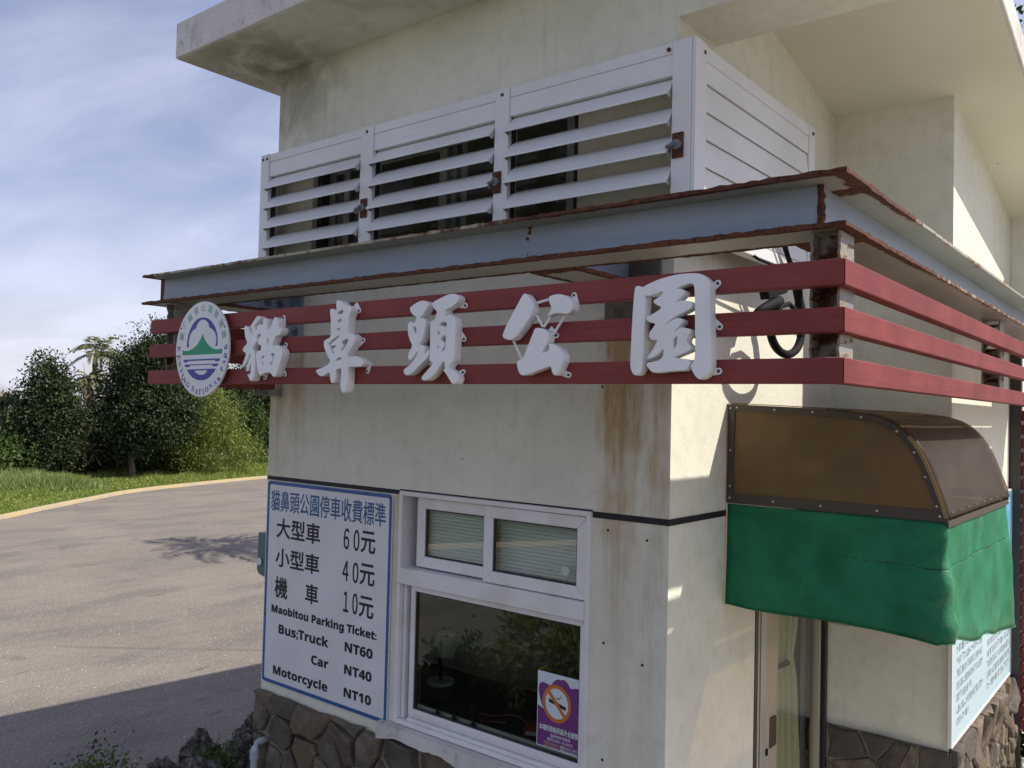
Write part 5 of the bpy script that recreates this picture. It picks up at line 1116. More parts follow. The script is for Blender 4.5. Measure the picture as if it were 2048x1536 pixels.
for y in (AY0 - 0.0085,):
    for x, z in ((0.016, 2.530), (0.044, 2.533), (0.20, 2.527), (0.35, 2.521), (0.53, 2.506), (0.655, 2.458), (0.715, 2.385), (0.752, 2.30), (0.79, 2.200), (0.018, 2.36), (0.018, 2.215), (0.018, 2.167), (0.20, 2.166), (0.385, 2.166), (0.59, 2.166), (0.80, 2.166)):
        q = MB(); q.tube([(x, y + 0.003, z), (x, y, z), (x, y - 0.0022, z)], [0.0045, 0.0045, 0.0025], 10); child('rivet', q, M_RIVET, aw)
for k in range(9):
    y = 0.52 + 0.14 * k
    q = MB(); q.tube([(0.823, y, 2.178), (0.832, y, 2.180)], 0.003, 8); child('rivet', q, M_RIVET, aw)
# green skirt: left cheek, rounded front corner, front, right cheek; one cloth
path = [(0.006, 0.474)]
for k in range(1, 26): path.append((0.006 + 0.795 * k / 25, 0.474))
for k in range(1, 6):
    a = math.radians(-90 + 90 * k / 5); path.append((0.801 + 0.018 * math.cos(a), 0.492 + 0.018 * math.sin(a)))
for k in range(1, 37): path.append((0.819, 0.492 + 1.158 * k / 36))
for k in range(1, 6):
    a = math.radians(90 * k / 5); path.append((0.799 + 0.02 * math.cos(a), 1.65 + 0.02 * math.sin(a)))
for k in range(1, 14): path.append((0.799 - 0.75 * k / 13, 1.67))
cv = []; cf = []; NR = 26
L_ = 0.0; acc = [0.0]
for i in range(1, len(path)): L_ += math.dist(path[i], path[i - 1]); acc.append(L_)
from mathutils import noise as mnoise
for i, (x, y) in enumerate(path):
    s_ = acc[i]
    if s_ < 0.80: zb = 1.742 - 0.03 * (s_ / 0.8) * 0.35 - 0.006 * math.sin(s_ * 9)
    else: zb = 1.732 - 0.155 * min(1, (s_ - 0.8) / 1.1) - 0.008 * math.sin(s_ * 12)
    a = Vector(path[max(i - 1, 0)]); b = Vector(path[min(i + 1, len(path) - 1)]); d = (b - a).normalized(); nn = Vector((d.y, -d.x))
    for k in range(NR + 1):
        f = k / NR; z = 2.143 + (zb - 2.143) * f
        amp = 0.004 + 0.022 * f
        wv_ = mnoise.noise(Vector((s_ * 3.2, f * 1.6, 0.3))) * amp + mnoise.noise(Vector((s_ * 9, f * 5, 4.1))) * amp * 0.35
        corner = math.exp(-((s_ - 0.805) / 0.05) ** 2); corner2 = math.exp(-((s_ - 1.98) / 0.08) ** 2)
        flare = 0.014 * f + corner * 0.035 * f * f + corner2 * 0.03 * f
        wv_ += corner * 0.008 * math.sin(f * 16) 
        o = nn * (wv_ * (0.35 if i < 3 else 1) + flare * (0.3 if s_ < 0.5 else 1))
        cv.append((x + o.x, y + o.y, z))
for i in range(len(path) - 1):
    for k in range(NR): cf.append((i * (NR + 1) + k, (i + 1) * (NR + 1) + k, (i + 1) * (NR + 1) + k + 1, i * (NR + 1) + k + 1))
q = MB(); q.add(cv, cf); sk = child('green_skirt', q, M_FABRIC, aw, smooth=True); sm_ = sk.modifiers.new('thickness', 'SOLIDIFY'); sm_.thickness = 0.002
# cream binding down the wall edge and stitched hem
q = MB(); q.tube([cv[k] for k in range(NR + 1)], 0.0035, 6); child('binding', q, M_CURTAIN, aw)
hem = [Vector(cv[i * (NR + 1) + NR]) for i in range(len(path) - 13)]
q = MB(); q.tube(hem, 0.0022, 6); child('hem', q, M_FABRIC, aw)

# ------------------------------------------------------------------ blue notice board, slat screen
nb = thing('notice_board', (0.6, 2.5, 0.97), 'pale blue printed notice board above the stone base behind the awning', 'notice board')
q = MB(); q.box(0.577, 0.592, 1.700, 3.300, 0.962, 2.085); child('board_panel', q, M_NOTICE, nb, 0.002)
q = MB()
for y0, y1, z0, z1 in ((1.692, 1.7065, 0.958, 2.09), (3.298, 3.312, 0.958, 2.09), (1.707, 3.2975, 0.953, 0.968), (1.707, 3.2975, 2.078, 2.09)): q.box(0.5765, 0.5945, y0, y1, z0, z1)
child('board_frame', q, M_UPVC, nb, 0.001)
r = random.Random(3)
def print_rows(nm, y0, y1, z0, z1, rows, m_, ch=0.036, seed=1):
    mb = MB(); rr = random.Random(seed)
    for k in range(rows):
        z = z1 - (z1 - z0) * (k + 0.5) / rows; h = (z1 - z0) / rows * 0.33; y = y0; ye = y1 if rr.random() > 0.3 else y0 + (y1 - y0) * rr.uniform(0.4, 0.95)
        while y < ye:
            wch = ch * rr.uniform(0.7, 1.0)
            for _ in range(3):                       # an unreadable glyph: a few crossing strokes
                if rr.random() < 0.5: mb.box(0.5925, 0.5930, y, y + wch * 0.8, z + rr.uniform(-h, h) - 0.002, z + rr.uniform(-h, h) * 0.1 + 0.0025) if False else mb.add([(0.5927, y, (zz := z + rr.uniform(-h, h))), (0.5927, y + wch * 0.8, zz), (0.5927, y + wch * 0.8, zz + 0.0045), (0.5927, y, zz + 0.0045)], [(0, 1, 2, 3)])
                else:
                    yy = y + rr.uniform(0, wch * 0.7); mb.add([(0.5928, yy, z - h), (0.5928, yy + 0.0045, z - h), (0.5928, yy + 0.0045, z + h), (0.5928, yy, z + h)], [(0, 1, 2, 3)])
            y += wch
    return tag(child(nm, mb, m_, nb), kind='stuff')
print_rows('print_rows', 1.80, 2.42, 1.02, 1.66, 11, M_NOTICEINK, 0.042, 1); print_rows('print_rows', 2.55, 3.24, 1.02, 1.66, 11, M_NOTICEINK, 0.042, 2)
print_rows('print_rows', 2.3, 3.24, 1.70, 1.93, 4, M_NOTICEINK, 0.05, 5); print_rows('heading_rows', 2.2, 3.24, 1.94, 2.07, 1, M_NOTICEWHITE, 0.11, 7)
scn_ = thing('slat_screen', (0.62, 4.2, 0.4), 'oxblood horizontal slat screen at the right edge beyond the notice board', 'screen')
for y in (3.305, 5.2):
    q = MB(); q.box(0.582, 0.640, y, y + 0.055, 0.30, 2.95); child('post', q, M_DARKBRONZE, scn_, 0.002)
z = 0.62
while z < 2.60:
    q = MB(); q.box(0.640, 0.672, 3.325, 5.3, z, z + 0.062); child('slat', q, M_SLAT, scn_, 0.002); z += 0.086
# dark backing wall of the yard behind the screen is the booth wall itself

# ------------------------------------------------------------------ hanging cable behind the slats
hc = thing('hanging_cable', (0.13, 0.8, 3.2), 'black coiled cable hanging below the louvre box behind the slats', 'cable')
def yz(pts, x=0.15): return [(x + 0.004 * i * 0, y, z) for i, (y, z) in enumerate(pts)]
q = MB(); q.tube(yz([(0.685, 3.21), (0.75, 3.16), (0.80, 3.11), (0.835, 3.05), (0.865, 2.98), (0.885, 2.92), (0.89, 2.87)]), [0.007, 0.008, 0.012, 0.022, 0.022, 0.022, 0.022], 10); child('cable_drop', q, M_BLACK, hc, smooth=True)
q = MB(); q.tube(yz([(0.710 + 0.172 * math.cos(a), 2.868 + 0.105 * math.sin(a)) for a in np.linspace(-3.9, 0.05, 36)]), [0.011] * 8 + [0.0175] * 28, 10); child('cable_coil', q, M_BLACK, hc, smooth=True)
q = MB(); q.tube(yz([(0.56, 2.90), (0.62, 2.955), (0.71, 2.975), (0.80, 2.95), (0.87, 2.88)], 0.162), [0.011, 0.011, 0.010, 0.011, 0.012], 8); child('cable_coil', q, M_BLACK, hc, smooth=True)
q = MB(); q.tube(yz([(0.60, 2.975), (0.53, 2.955), (0.43, 2.925), (0.36, 2.905)], 0.165), [0.020, 0.023, 0.018, 0.010], 10); child('cable_plug', q, M_BLACK, hc, smooth=True)
q = MB(); q.prism([(0.45, 3.005), (0.47, 2.965), (0.66, 3.015), (0.67, 3.05), (0.60, 3.055)], lambda u, v, t: (t, u, v), 0.135, 0.175); child('junction_box', q, M_BLACK, hc, 0.004)
for a, b in (((0.62, 3.24), (0.80, 3.10)), ((0.66, 3.25), (0.815, 3.10))):
    q = MB(); q.tube(yz([a, ((a[0] + b[0]) / 2, (a[1] + b[1]) / 2 - 0.02), b], 0.155), 0.005, 6); child('thin_cable', q, M_BLACK, hc)
q = MB(); q.tube([(0.085, 0.30, 3.185), (0.132, 0.45, 3.128), (0.14, 0.65, 3.12), (0.14, 0.79, 3.11)], 0.006, 6); child('thin_cable', q, M_BLACK, hc)

# ------------------------------------------------------------------ meter box, conduit, drain
mt = thing('meter_box', (-2.48, 0.1, 1.6), 'green grey meter box with round white sticker on the booth side wall', 'meter box')
q = MB(); q.prism([(-2.520, 1.60), (-2.505, 1.575), (-2.432, 1.56), (-2.432, 1.80), (-2.515, 1.80)], lambda u, v, t: (u, t, v), 0.01, 0.17); child('box_body', q, M_METER, mt, 0.006)
q = MB(); q.tube([(-2.522, 0.09, 1.70), (-2.545, 0.09, 1.70), (-2.552, 0.09, 1.70)], [0.055, 0.055, 0.04], 18); child('dial_cover', q, M_METER, mt)
q = MB(); q.tube([(-2.487, 0.0035, 1.645), (-2.487, 0.0025, 1.645)], 0.020, 18); child('sticker', q, M_STICKER, mt)
q = MB(); q.tube([(-2.475, 0.05, 1.561), (-2.475, 0.05, 0.0)], 0.014, 10); child('conduit', q, M_METER, mt)
gb = thing('grey_conduit_box', (-2.45, 0.08, 2.2), 'narrow grey conduit box high on the booth side wall', 'box')
q = MB(); q.box(-2.462, -2.432, 0.03, 0.10, 2.02, 2.285); child('box_body', q, M_PVC, gb, 0.004)
dp = thing('drain_pipe', (-2.33, -0.08, 0.7), 'short grey plastic drain pipe with elbow in the stone base', 'pipe')
q = MB(); q.tube([(-2.335, -0.02, 0.735), (-2.335, -0.06, 0.735), (-2.335, -0.080, 0.728), (-2.335, -0.092, 0.712), (-2.335, -0.095, 0.69), (-2.335, -0.095, 0.03)], 0.0185, 14); child('pipe_run', q, M_PVC, dp, smooth=True)
q = MB(); q.tube([(-2.335, -0.095, 0.70), (-2.335, -0.095, 0.655)], 0.023, 16); child('pipe_collar', q, M_PVC, dp)

# ------------------------------------------------------------------ coral rocks beside the booth
def rock(loc, sx, sy, sz, seed, lab):
    me = bpy.data.meshes.new('coral_rock'); bm = bmesh.new(); bmesh.ops.create_icosphere(bm, subdivisions=5, radius=1.0)
    for v in bm.verts:
        p = v.co.copy(); sd = Vector((seed * 3.1, seed * 1.7, seed))
        d = 0.30 * mnoise.noise(p * 1.3 + sd) + 0.22 * mnoise.noise(p * 3.2 + sd) + 0.13 * abs(mnoise.noise(p * 7 + sd)) + 0.08 * mnoise.noise(p * 15 + sd)
        p = p * (0.9 + d); v.co = Vector((p.x * sx, p.y * sy, max(-0.02, p.z * sz)))
    bm.to_mesh(me); bm.free()
    o = link('coral_rock', me, M_ROCK, None, loc); return tag(o, lab, 'rock', 'coral rocks along the bed')
rock((-3.82, 0.24, 0.0), 0.13, 0.12, 0.15, 1, 'knobbly grey coral rock nearest the green bush')
rock((-3.86, 0.56, 0.0), 0.14, 0.14, 0.22, 2, 'pointed dark coral rock in the middle of the row')
rock((-3.50, 0.36, 0.03), 0.16, 0.13, 0.19, 3, 'low pale rounded rock in front of the pointed rock')
rock((-3.66, 0.74, 0.03), 0.13, 0.12, 0.19, 4, 'crumbly grey rock between the pointed rock and the booth')
rock((-3.86, 1.00, 0.02), 0.16, 0.16, 0.22, 5, 'dark jagged rock leaning close to the booth corner')
rock((-3.05, 0.30, 0.0), 0.18, 0.15, 0.14, 6, 'flat grey rock lowest beside the stone base')

# ------------------------------------------------------------------ vegetation
def leaf_mesh(name, centers, dirs, norms, length, width, tint):
    """n leaves, each a folded four-point blade"""
    n = len(centers)
    side = np.cross(dirs, norms); side /= np.linalg.norm(side, axis=1, keepdims=True) + 1e-9
    L = length[:, None]; W = width[:, None]
    v = np.empty((n, 4, 3)); v[:, 0] = centers; v[:, 1] = centers + dirs * L * 0.5 + side * W * 0.5 + norms * W * 0.12
    v[:, 2] = centers + dirs * L; v[:, 3] = centers + dirs * L * 0.5 - side * W * 0.5 + norms * W * 0.12
    me = bpy.data.meshes.new(name); me.vertices.add(n * 4); me.loops.add(n * 4); me.polygons.add(n)
    me.vertices.foreach_set('co', v.reshape(-1)); me.loops.foreach_set('vertex_index', np.arange(n * 4, dtype=np.int32))
    me.polygons.foreach_set('loop_start', np.arange(0, n * 4, 4, dtype=np.int32)); me.polygons.foreach_set('loop_total', np.full(n, 4, dtype=np.int32))
    at = me.attributes.new('tint', 'FLOAT', 'POINT'); at.data.foreach_set('value', np.repeat(tint, 4).astype(np.float32))
    me.update(); me.validate(); return me
def unit(a): return a / (np.linalg.norm(a, axis=1, keepdims=True) + 1e-9)
def crown_mesh(name, blobs, n, leaf, seed, flat=0.35, spread=0.16, per=26, tint_shift=0.0, droop=0.0):
    """leaves gathered in sprigs spread through several ellipsoid blobs (cx, cy, cz, rx, ry, rz)"""
    g = np.random.RandomState(seed); B = np.array(blobs, float); vol = B[:, 3] * B[:, 4] * B[:, 5]; ns = max(1, n // per)
    bi = g.choice(len(B), ns, p=vol / vol.sum())
    u = unit(g.normal(size=(ns, 3))); rad = g.uniform(0.35, 1.0, ns) ** 0.45
    bump = 1 + 0.22 * np.sin(u[:, 0] * 5 + seed) * np.cos(u[:, 1] * 6 + u[:, 2] * 4)
    c = B[bi, :3] + u * (rad * bump)[:, None] * B[bi, 3:]
    c = np.vstack([c, B[g.choice(len(B), ns // 7, p=vol / vol.sum()), :3] + unit(g.normal(size=(ns // 7, 3)) + np.array([0, 0, 0.5])) * (B[:, 3:].mean() * g.uniform(0.9, 1.55, (ns // 7, 1)))]); u = np.vstack([u, unit(g.normal(size=(ns // 7, 3)) + np.array([0, 0, 0.8]))])
    keep = c[:, 2] > 0.05; c = c[keep]; u = u[keep]; ns = len(c)
    stint = g.uniform(0, 1, ns)
    cc = np.repeat(c, per, 0); uu = np.repeat(u, per, 0); tt = np.repeat(stint, per)
    m = len(cc)
    pos = cc + g.normal(size=(m, 3)) * spread
    d = unit(uu * 0.7 + g.normal(size=(m, 3)) * 0.8 + np.array([0, 0, 0.15 - droop])); nr = unit(g.normal(size=(m, 3)) * 0.7 + np.array([0, 0, 1.0]) * flat + uu * 0.5)
    ln = leaf[0] * g.uniform(0.6, 1.25, m); wd_ = leaf[1] * g.uniform(0.7, 1.2, m)
    t = np.clip(tt ** 1.4 * 1.0 + g.uniform(0, 0.25, m) - 0.08 + tint_shift, 0, 1)
    return leaf_mesh(name, pos, d, nr, ln, wd_, t)
def limb(mb, a, b, r0, r1, seed, wob=0.12, n=6):
    r = random.Random(seed); a = Vector(a); b = Vector(b); L = (b - a).length; pts = []; rr = []
    for i in range(n + 1):
        f = i / n; p = a.lerp(b, f)
        if 0 < i < n: p += Vector((r.uniform(-1, 1), r.uniform(-1, 1), r.uniform(-.5, .5))) * wob * L * 0.3
        pts.append(p); rr.append(r0 + (r1 - r0) * f)
    mb.tube(pts, rr, 7); return pts
def tree(name, lab, cat, base, blobs, n, leaf, lm, seed, trunk_r=0.12, group=None, trunk_mat=None, **kw):
    t = thing(name, base, lab, cat, group); bx, by, bz = base; r = random.Random(seed)
    mb = MB(); big = sorted(blobs, key=lambda b: -b[3] * b[5])[:6]; fork = Vector((bx + r.uniform(-.1, .1), by + r.uniform(-.1, .1), bz + 0.16 * big[0][2]))
    limb(mb, base, fork, trunk_r, trunk_r * 0.75, seed)
    for i, b in enumerate(big):
        e = limb(mb, fork, (b[0], b[1], b[2] + 0.3 * b[5]), trunk_r * 0.6, trunk_r * 0.15, seed + i + 1)
        for j in range(3): limb(mb, e[3 + j % 3], (b[0] + r.uniform(-.8, .8) * b[3], b[1] + r.uniform(-.8, .8) * b[4], b[2] + r.uniform(-.5, .9) * b[5]), trunk_r * 0.25, trunk_r * 0.06, seed * 7 + j + i * 3)
    child('trunk', mb, trunk_mat or M_BARK, t)
    child_mesh('crown', crown_mesh('crown', blobs, n, leaf, seed, **kw), lm, t)
    return t
DG = 'trees along the far verge'
# right = (0.78, 0.626) across the view; far = (-0.626, 0.779) away from the camera
def at(base, across, away, z): return (base[0] + 0.78 * across - 0.626 * away, base[1] + 0.626 * across + 0.779 * away, z)
def bl(base, lst): return [at(base, a, w_, z) + (rx, ry, rz) for a, w_, z, rx, ry, rz in lst]
A = (-26.1, 11.6, 0)
tree('broadleaf_tree', 'large dark glossy broadleaf tree beside the road, tallest below the emblem', 'tree', A,
     bl(A, [(0.3, 0.3, 3.3, 1.15, 1.1, 1.25), (-0.45, 0.1, 2.2, 1.0, 1.0, 1.0), (1.05, 0.2, 2.3, 1.0, 1.0, 1.1), (0.6, -0.4, 1.9, 1.2, 0.9, 0.9), (0.75, 0.4, 4.0, 0.8, 0.8, 0.7), (-0.2, -0.5, 1.3, 0.9, 0.8, 0.6)]), 42000, (0.115, 0.062), L_DARK, 41, 0.13, DG, spread=0.15, per=30)
A2 = (-28.2, 14.6, 0)
tree('broadleaf_tree', 'dark broadleaf tree rising behind the left end of the red slats', 'tree', A2,
     bl(A2, [(0.2, 0, 3.6, 1.2, 1.1, 1.4), (1.1, 0, 2.6, 1.2, 1.1, 1.2), (-0.6, 0, 2.6, 1.0, 1.0, 1.1), (1.7, 0.4, 2.3, 0.8, 0.8, 0.8)]), 30000, (0.115, 0.062), L_DARK, 42, 0.13, DG, spread=0.15, per=30)
B = (-26.7, 9.2, 0)
tree('broadleaf_tree', 'pointed dark broadleaf tree on the left with dead twigs around it', 'tree', B,
     bl(B, [(-0.1, 0, 2.85, 0.55, 0.6, 0.8), (-0.25, 0, 1.9, 0.75, 0.8, 0.95), (0.3, 0, 1.8, 0.65, 0.7, 0.85), (-0.5, 0.1, 1.1, 0.75, 0.8, 0.7), (0.3, -0.3, 0.9, 0.75, 0.7, 0.6)]), 26000, (0.115, 0.062), L_DARK, 43, 0.10, DG, spread=0.15, per=30)
D = (-29.5, 18.6, 0)
tree('broadleaf_tree', 'dark tree half hidden by the left wall of the booth', 'tree', D,
     bl(D, [(0.3, 0, 3.3, 1.1, 1.0, 1.2), (-0.3, 0, 2.3, 1.0, 1.0, 1.1), (1.4, 0, 2.6, 1.3, 1.0, 1.3), (0.4, 0, 1.4, 1.1, 1.0, 0.8)]), 22000, (0.115, 0.062), L_DARK, 44, 0.12, DG, spread=0.15, per=30)
C_ = (-26.2, 14.1, 0)
tree('feathery_shrub', 'feathery yellow green shrub under the emblem near the booth wall', 'shrub', C_,
     bl(C_, [(0.35, 0.0, 2.75, 0.55, 0.5, 0.35), (-0.25, -0.3, 2.2, 0.6, 0.5, 0.3), (0.9, -0.2, 2.2, 0.7, 0.5, 0.3), (0.2, -0.5, 1.6, 0.9, 0.6, 0.35), (-0.6, -0.5, 1.25, 0.6, 0.6, 0.4), (1.1, -0.5, 1.35, 0.7, 0.6, 0.35), (0.1, -0.7, 0.7, 1.0, 0.7, 0.4), (1.6, -0.3, 0.9, 0.6, 0.6, 0.4)]), 15000, (0.13, 0.03), L_FERN, 45, 0.05, None, spread=0.20, per=34, flat=0.9)
C2 = (-27.2, 16.6, 0)
tree('young_tree', 'slim young tree with pale trunk at the verge next to the booth', 'tree', C2,
     bl(C2, [(0.2, -0.2, 1.9, 0.7, 0.6, 0.5), (0.8, -0.2, 1.7, 0.6, 0.6, 0.45), (-0.3, -0.2, 1.6, 0.6, 0.6, 0.4)]), 3500, (0.12, 0.05), L_MID, 46, 0.05, None, spread=0.16)
for i, (px, py, hh, lab, lm) in enumerate(((-27.6, 12.9, 1.0, 'low green bush at the foot of the large dark tree', L_MID), (-27.0, 7.4, 1.5, 'mid green bush at the left edge behind the tall grass', L_MID), (-30.0, 8.6, 2.0, 'pale green bush at the far left below the sea line', L_FERN), (-28.2, 10.9, 1.1, 'shaded bush between the pointed tree and the large tree', L_DARK), (-29.2, 6.6, 1.7, 'leafy green bush cut by the left picture edge', L_MID))):
    b_ = (px, py, 0); tree('verge_bush', lab, 'bush', b_, bl(b_, [(0, 0, hh * 0.55, 1.1, 1.0, hh * 0.5), (0.8, 0.1, hh * 0.45, 0.9, 0.8, hh * 0.45), (-0.8, 0, hh * 0.45, 0.9, 0.8, hh * 0.42)]), 6000, (0.14, 0.06), lm, 60 + i, 0.04, 'bushes along the far verge', spread=0.18)
# palms
def frond(mb_pts, base, az, elev, L, g, leaflets, droop):
    d = np.array([math.cos(az), math.sin(az)]); spine = []
    for i in range(13):
        f = i / 12; spine.append(np.array([base[0] + d[0] * L * f * math.cos(elev) , base[1] + d[1] * L * f * math.cos(elev), base[2] + L * f * math.sin(elev) - droop * L * f * f]))
    for i in range(leaflets):
        f = 0.12 + 0.88 * i / leaflets; k = f * 12; i0 = min(int(k), 11); p = spine[i0] + (spine[i0 + 1] - spine[i0]) * (k - i0); tg = spine[i0 + 1] - spine[i0]; tg = tg / np.linalg.norm(tg)
        for s_ in (-1, 1):
            sd = np.array([-d[1], d[0], 0]) * s_; dr = tg * 0.7 + sd * 0.8 + np.array([0, 0, -0.35 + g.uniform(-.2, .2)]); dr /= np.linalg.norm(dr)
            mb_pts.append((p, dr, np.cross(dr, sd) + np.array([0, 0, .3]), L * 0.30 * (1.1 - 0.65 * f) * g.uniform(.8, 1.1)))
    return spine
def palm(name, lab, base, h, nf, L, seed, lm, wind=None, group=None):
    t = thing(name, base, lab, 'palm', group); g = np.random.RandomState(seed); mb = MB()
    top_ = (base[0] + 0.3, base[1] + 0.1, base[2] + h); limb(mb, base, top_, 0.13, 0.09, seed, 0.05, 10); child('trunk', mb, M_BARK, t)
    P = []; sp = MB()
    for i in range(nf):
        az = 2 * math.pi * i / nf + g.uniform(-.3, .3)
        if wind is not None: az = wind + (az - wind + math.pi) % (2 * math.pi) - math.pi; az = wind + (az - wind) * 0.75
        el = g.uniform(0.05, 1.15); s_ = frond(P, top_, az, el, L * g.uniform(.8, 1.1), g, 22, 0.35 + 0.35 * math.cos(el)); sp.tube([tuple(p) for p in s_], [0.02 - 0.0012 * k for k in range(13)], 5)
    c = np.array([p[0] for p in P]); d = unit(np.array([p[1] for p in P])); nn = unit(np.array([p[2] for p in P])); ln = np.array([p[3] for p in P])
    child_mesh('crown', leaf_mesh('crown', c, d, nn, ln, np.full(len(c), 0.055), g.uniform(0, 1, len(c))), lm, t); child('frond_stems', sp, M_TWIG, t)
    return t
palm('coconut_palm', 'wind-blown coconut palm standing above the trees on the left', (-34.9, 14.2, 0), 4.45, 17, 1.9, 5, L_PALM, math.radians(40))
palm('screw_pine', 'bushy screw pine with drooping strap leaves below the palm crown', (-30.6, 12.0, 0), 3.25, 26, 0.95, 8, L_PALM)
palm('screw_pine', 'screw pine with spiky leaves at the far left edge', (-28.6, 8.35, 0), 2.45, 22, 1.0, 9, L_PALM)
palm('coconut_palm', 'coconut palm behind the booth throwing feathery shade on the road', (-8.8, 8.3, 0), 4.4, 16, 1.9, 12, L_PALM)
tw = thing('dead_shrub', (-26.9, 10.35, 0), 'bleached leafless shrub between the two dark trees', 'shrub'); mb = MB(); r = random.Random(2)
for i in range(26):
    a0 = at((-26.9, 10.35), r.uniform(-.5, .5), r.uniform(-.3, .3), r.uniform(0.3, 1.2)); e = at((-26.9, 10.35), r.uniform(-1.5, 0.9), r.uniform(-.5, .3), r.uniform(1.8, 3.9)); p = limb(mb, a0, e, 0.026, 0.008, 80 + i, 0.35)
    for j in range(3): limb(mb, p[2 + j], Vector(p[2 + j]) + Vector((r.uniform(-.5, .5), r.uniform(-.5, .5), r.uniform(0, .8))), 0.013, 0.005, 200 + i * 3 + j, 0.3, 4)
child('twigs', mb, M_TWIG, tw); tag(tw.children[0], kind='stuff')
# far thicket that closes the view below the horizon
g = np.random.RandomState(4); blobs = []
for k in range(46):
    a = -22 + 44 * k / 45 + g.uniform(-.5, .5); b0 = (-37.0, 16.0); away = g.uniform(2, 9); hh = g.uniform(0.9, 1.5) if a < -1.0 else g.uniform(1.1, 2.2)
    blobs.append(at(b0, a, away, hh * 0.5) + (1.5, 1.3, hh * 0.62))
o = link('thicket', crown_mesh('thicket', blobs, 30000, (0.22, 0.10), 90, spread=0.3), L_MID); tag(o, 'low green thicket closing the view beyond the verge trees', 'thicket', kind='stuff')
# grass on the verge
LEAN = 0.5
def grass_patch(name, pts_fn, n, h, wd_, lm, seed, lab, cat):
    g = np.random.RandomState(seed); P, H = pts_fn(g, n); m = len(P)
    d = unit(np.column_stack([g.normal(0, LEAN, m), g.normal(0, LEAN, m), np.ones(m)])); nr = unit(np.column_stack([g.normal(size=m), g.normal(size=m), np.full(m, 0.2)]))
    o = link(name, leaf_mesh(name, P, d, nr, H * g.uniform(.6, 1.2, m) * h, np.full(m, wd_) * g.uniform(.7, 1.3, m), np.clip(g.uniform(0, 1, m), 0, 1)), lm); return tag(o, lab, cat, kind='stuff')
KA = np.array(KL)
def verge(g, n):
    # along the visible stretch of the kerb, denser near it
    i = g.uniform(14, 46, n); i0 = np.clip(i.astype(int), 0, len(KA) - 2); f = (i - i0)[:, None]; p = KA[i0] * (1 - f) + KA[i0 + 1] * f
    d = KA[i0 + 1] - KA[i0]; d /= np.linalg.norm(d, axis=1, keepdims=True); nn = np.column_stack([-d[:, 1], d[:, 0]])
    off = 0.1 + 9.0 * g.uniform(0, 1, n) ** 1.3; q = p + nn * off[:, None]
    hh = 0.55 + 0.5 * np.sin(q[:, 0] * 1.3) * np.cos(q[:, 1] * 1.1) + 0.25 * np.sin(q[:, 0] * 4 + q[:, 1] * 3); hh = np.clip(hh, 0.25, 1.3) * np.clip(off / 1.2, 0.35, 1.0)
    return np.column_stack([q, np.zeros(n)]), hh
grass_patch('verge_grass', verge, 110000, 0.24, 0.028, L_GRASS, 31, 'bright green grass on the verge behind the yellow kerb', 'grass')
def clump(g, n):
    c = np.array([at((-22.9, 6.9), a, w_, 0)[:2] for a, w_ in ((-1.3, 0.6), (-0.6, 0.3), (0.1, 0.5), (0.5, 1.0), (-0.2, 1.3), (-1.6, 1.6), (-1.2, 2.2), (-2.4, 0.9))]); k = g.choice(len(c), n)
    p = c[k] + g.normal(size=(n, 2)) * 0.45; r2 = np.linalg.norm(p - c[k], axis=1); return np.column_stack([p, np.zeros(n)]), np.clip(1.15 - r2 * 0.6, 0.3, 1.2)
grass_patch('tall_grass', clump, 30000, 0.46, 0.022, L_TALL, 32, 'tall soft grass clump at the left edge of the verge', 'grass')
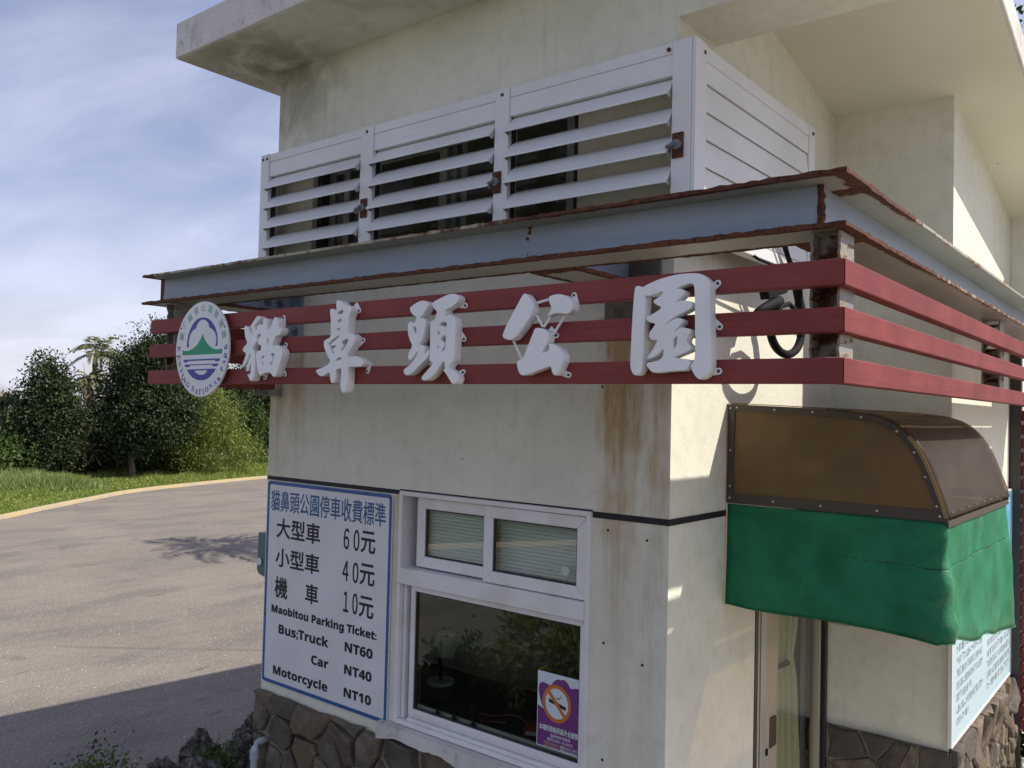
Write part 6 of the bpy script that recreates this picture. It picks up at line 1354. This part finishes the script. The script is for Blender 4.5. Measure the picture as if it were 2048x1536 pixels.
# planting by the booth and (seen in the window's reflection) beside the viewer
def shrub(name, lab, base, w_, h, n, lm, seed, leaf=(0.055, 0.025), group=None, **kw):
    return tree(name, lab, 'shrub', base, [(base[0], base[1], h * 0.5, w_, w_, h * 0.5), (base[0] + w_ * 0.5, base[1] + w_ * 0.3, h * 0.4, w_ * 0.7, w_ * 0.7, h * 0.4), (base[0] - w_ * 0.5, base[1] - w_ * 0.2, h * 0.4, w_ * 0.7, w_ * 0.7, h * 0.4)], n, leaf, lm, seed, 0.012, group, spread=0.05, **kw)
shrub('low_shrub', 'small dark green shrub at the bottom edge left of the rocks', (-4.10, -0.05, 0.006), 0.20, 0.10, 2000, L_MID, 70, (0.035, 0.018))
shrub('low_shrub', 'grassy tuft between the pointed rock and the pale rock', (-3.60, 0.52, 0.008), 0.12, 0.16, 700, L_MID, 71, (0.05, 0.012))
for i, (x, y, w_, h, lm) in enumerate(((-3.0, -3.6, 0.6, 0.75, L_FERN), (-2.3, -3.9, 0.6, 0.9, L_MID), (-1.6, -3.2, 0.5, 0.55, L_MID), (-2.2, -2.7, 0.45, 0.42, L_DARK), (-3.4, -2.7, 0.4, 0.40, L_MID), (-1.2, -4.0, 0.6, 0.85, L_FERN))):
    shrub('bed_shrub', ('bushy yellow green', 'rounded green', 'low leafy', 'small dark', 'small outer', 'tall pale green')[i] + ' shrub in the planting bed facing the booth window', (x, y, 0.008), w_, h, 2600, lm, 110 + i, (0.07, 0.035), 'shrubs in the planting bed')
fs_ = shrub('flowering_shrub', 'dark green shrub with red flower heads below the slat screen', (0.98, 3.75, 0.05), 0.30, 0.90, 4200, L_DARK, 75, (0.07, 0.03))
gq = np.random.RandomState(9); cpt = np.array([0.98, 3.75, 0.55]) + unit(gq.normal(size=(40, 3))) * np.array([0.36, 0.36, 0.48]); cpt = cpt[cpt[:, 2] > 0.35]
m_ = len(cpt) * 14; pp = np.repeat(cpt, 14, 0) + gq.normal(size=(m_, 3)) * 0.018
child_mesh('flowers', leaf_mesh('flowers', pp, unit(gq.normal(size=(m_, 3))), unit(gq.normal(size=(m_, 3))), np.full(m_, 0.03), np.full(m_, 0.02), gq.uniform(0, 1, m_)), L_FLOWER, fs_); tag(fs_.children[-1], kind='stuff')
TR = (-0.3, 12.6, 0)
tree('tall_tree', 'dark tree top showing past the roof edge in the upper right corner', 'tree', TR, [(0.1, 12.6, 7.3, 1.1, 1.1, 1.3), (-0.8, 12.9, 6.2, 1.3, 1.2, 1.2), (0.9, 12.4, 6.1, 1.2, 1.2, 1.1)], 9000, (0.16, 0.08), L_DARK, 77, 0.16, spread=0.16)
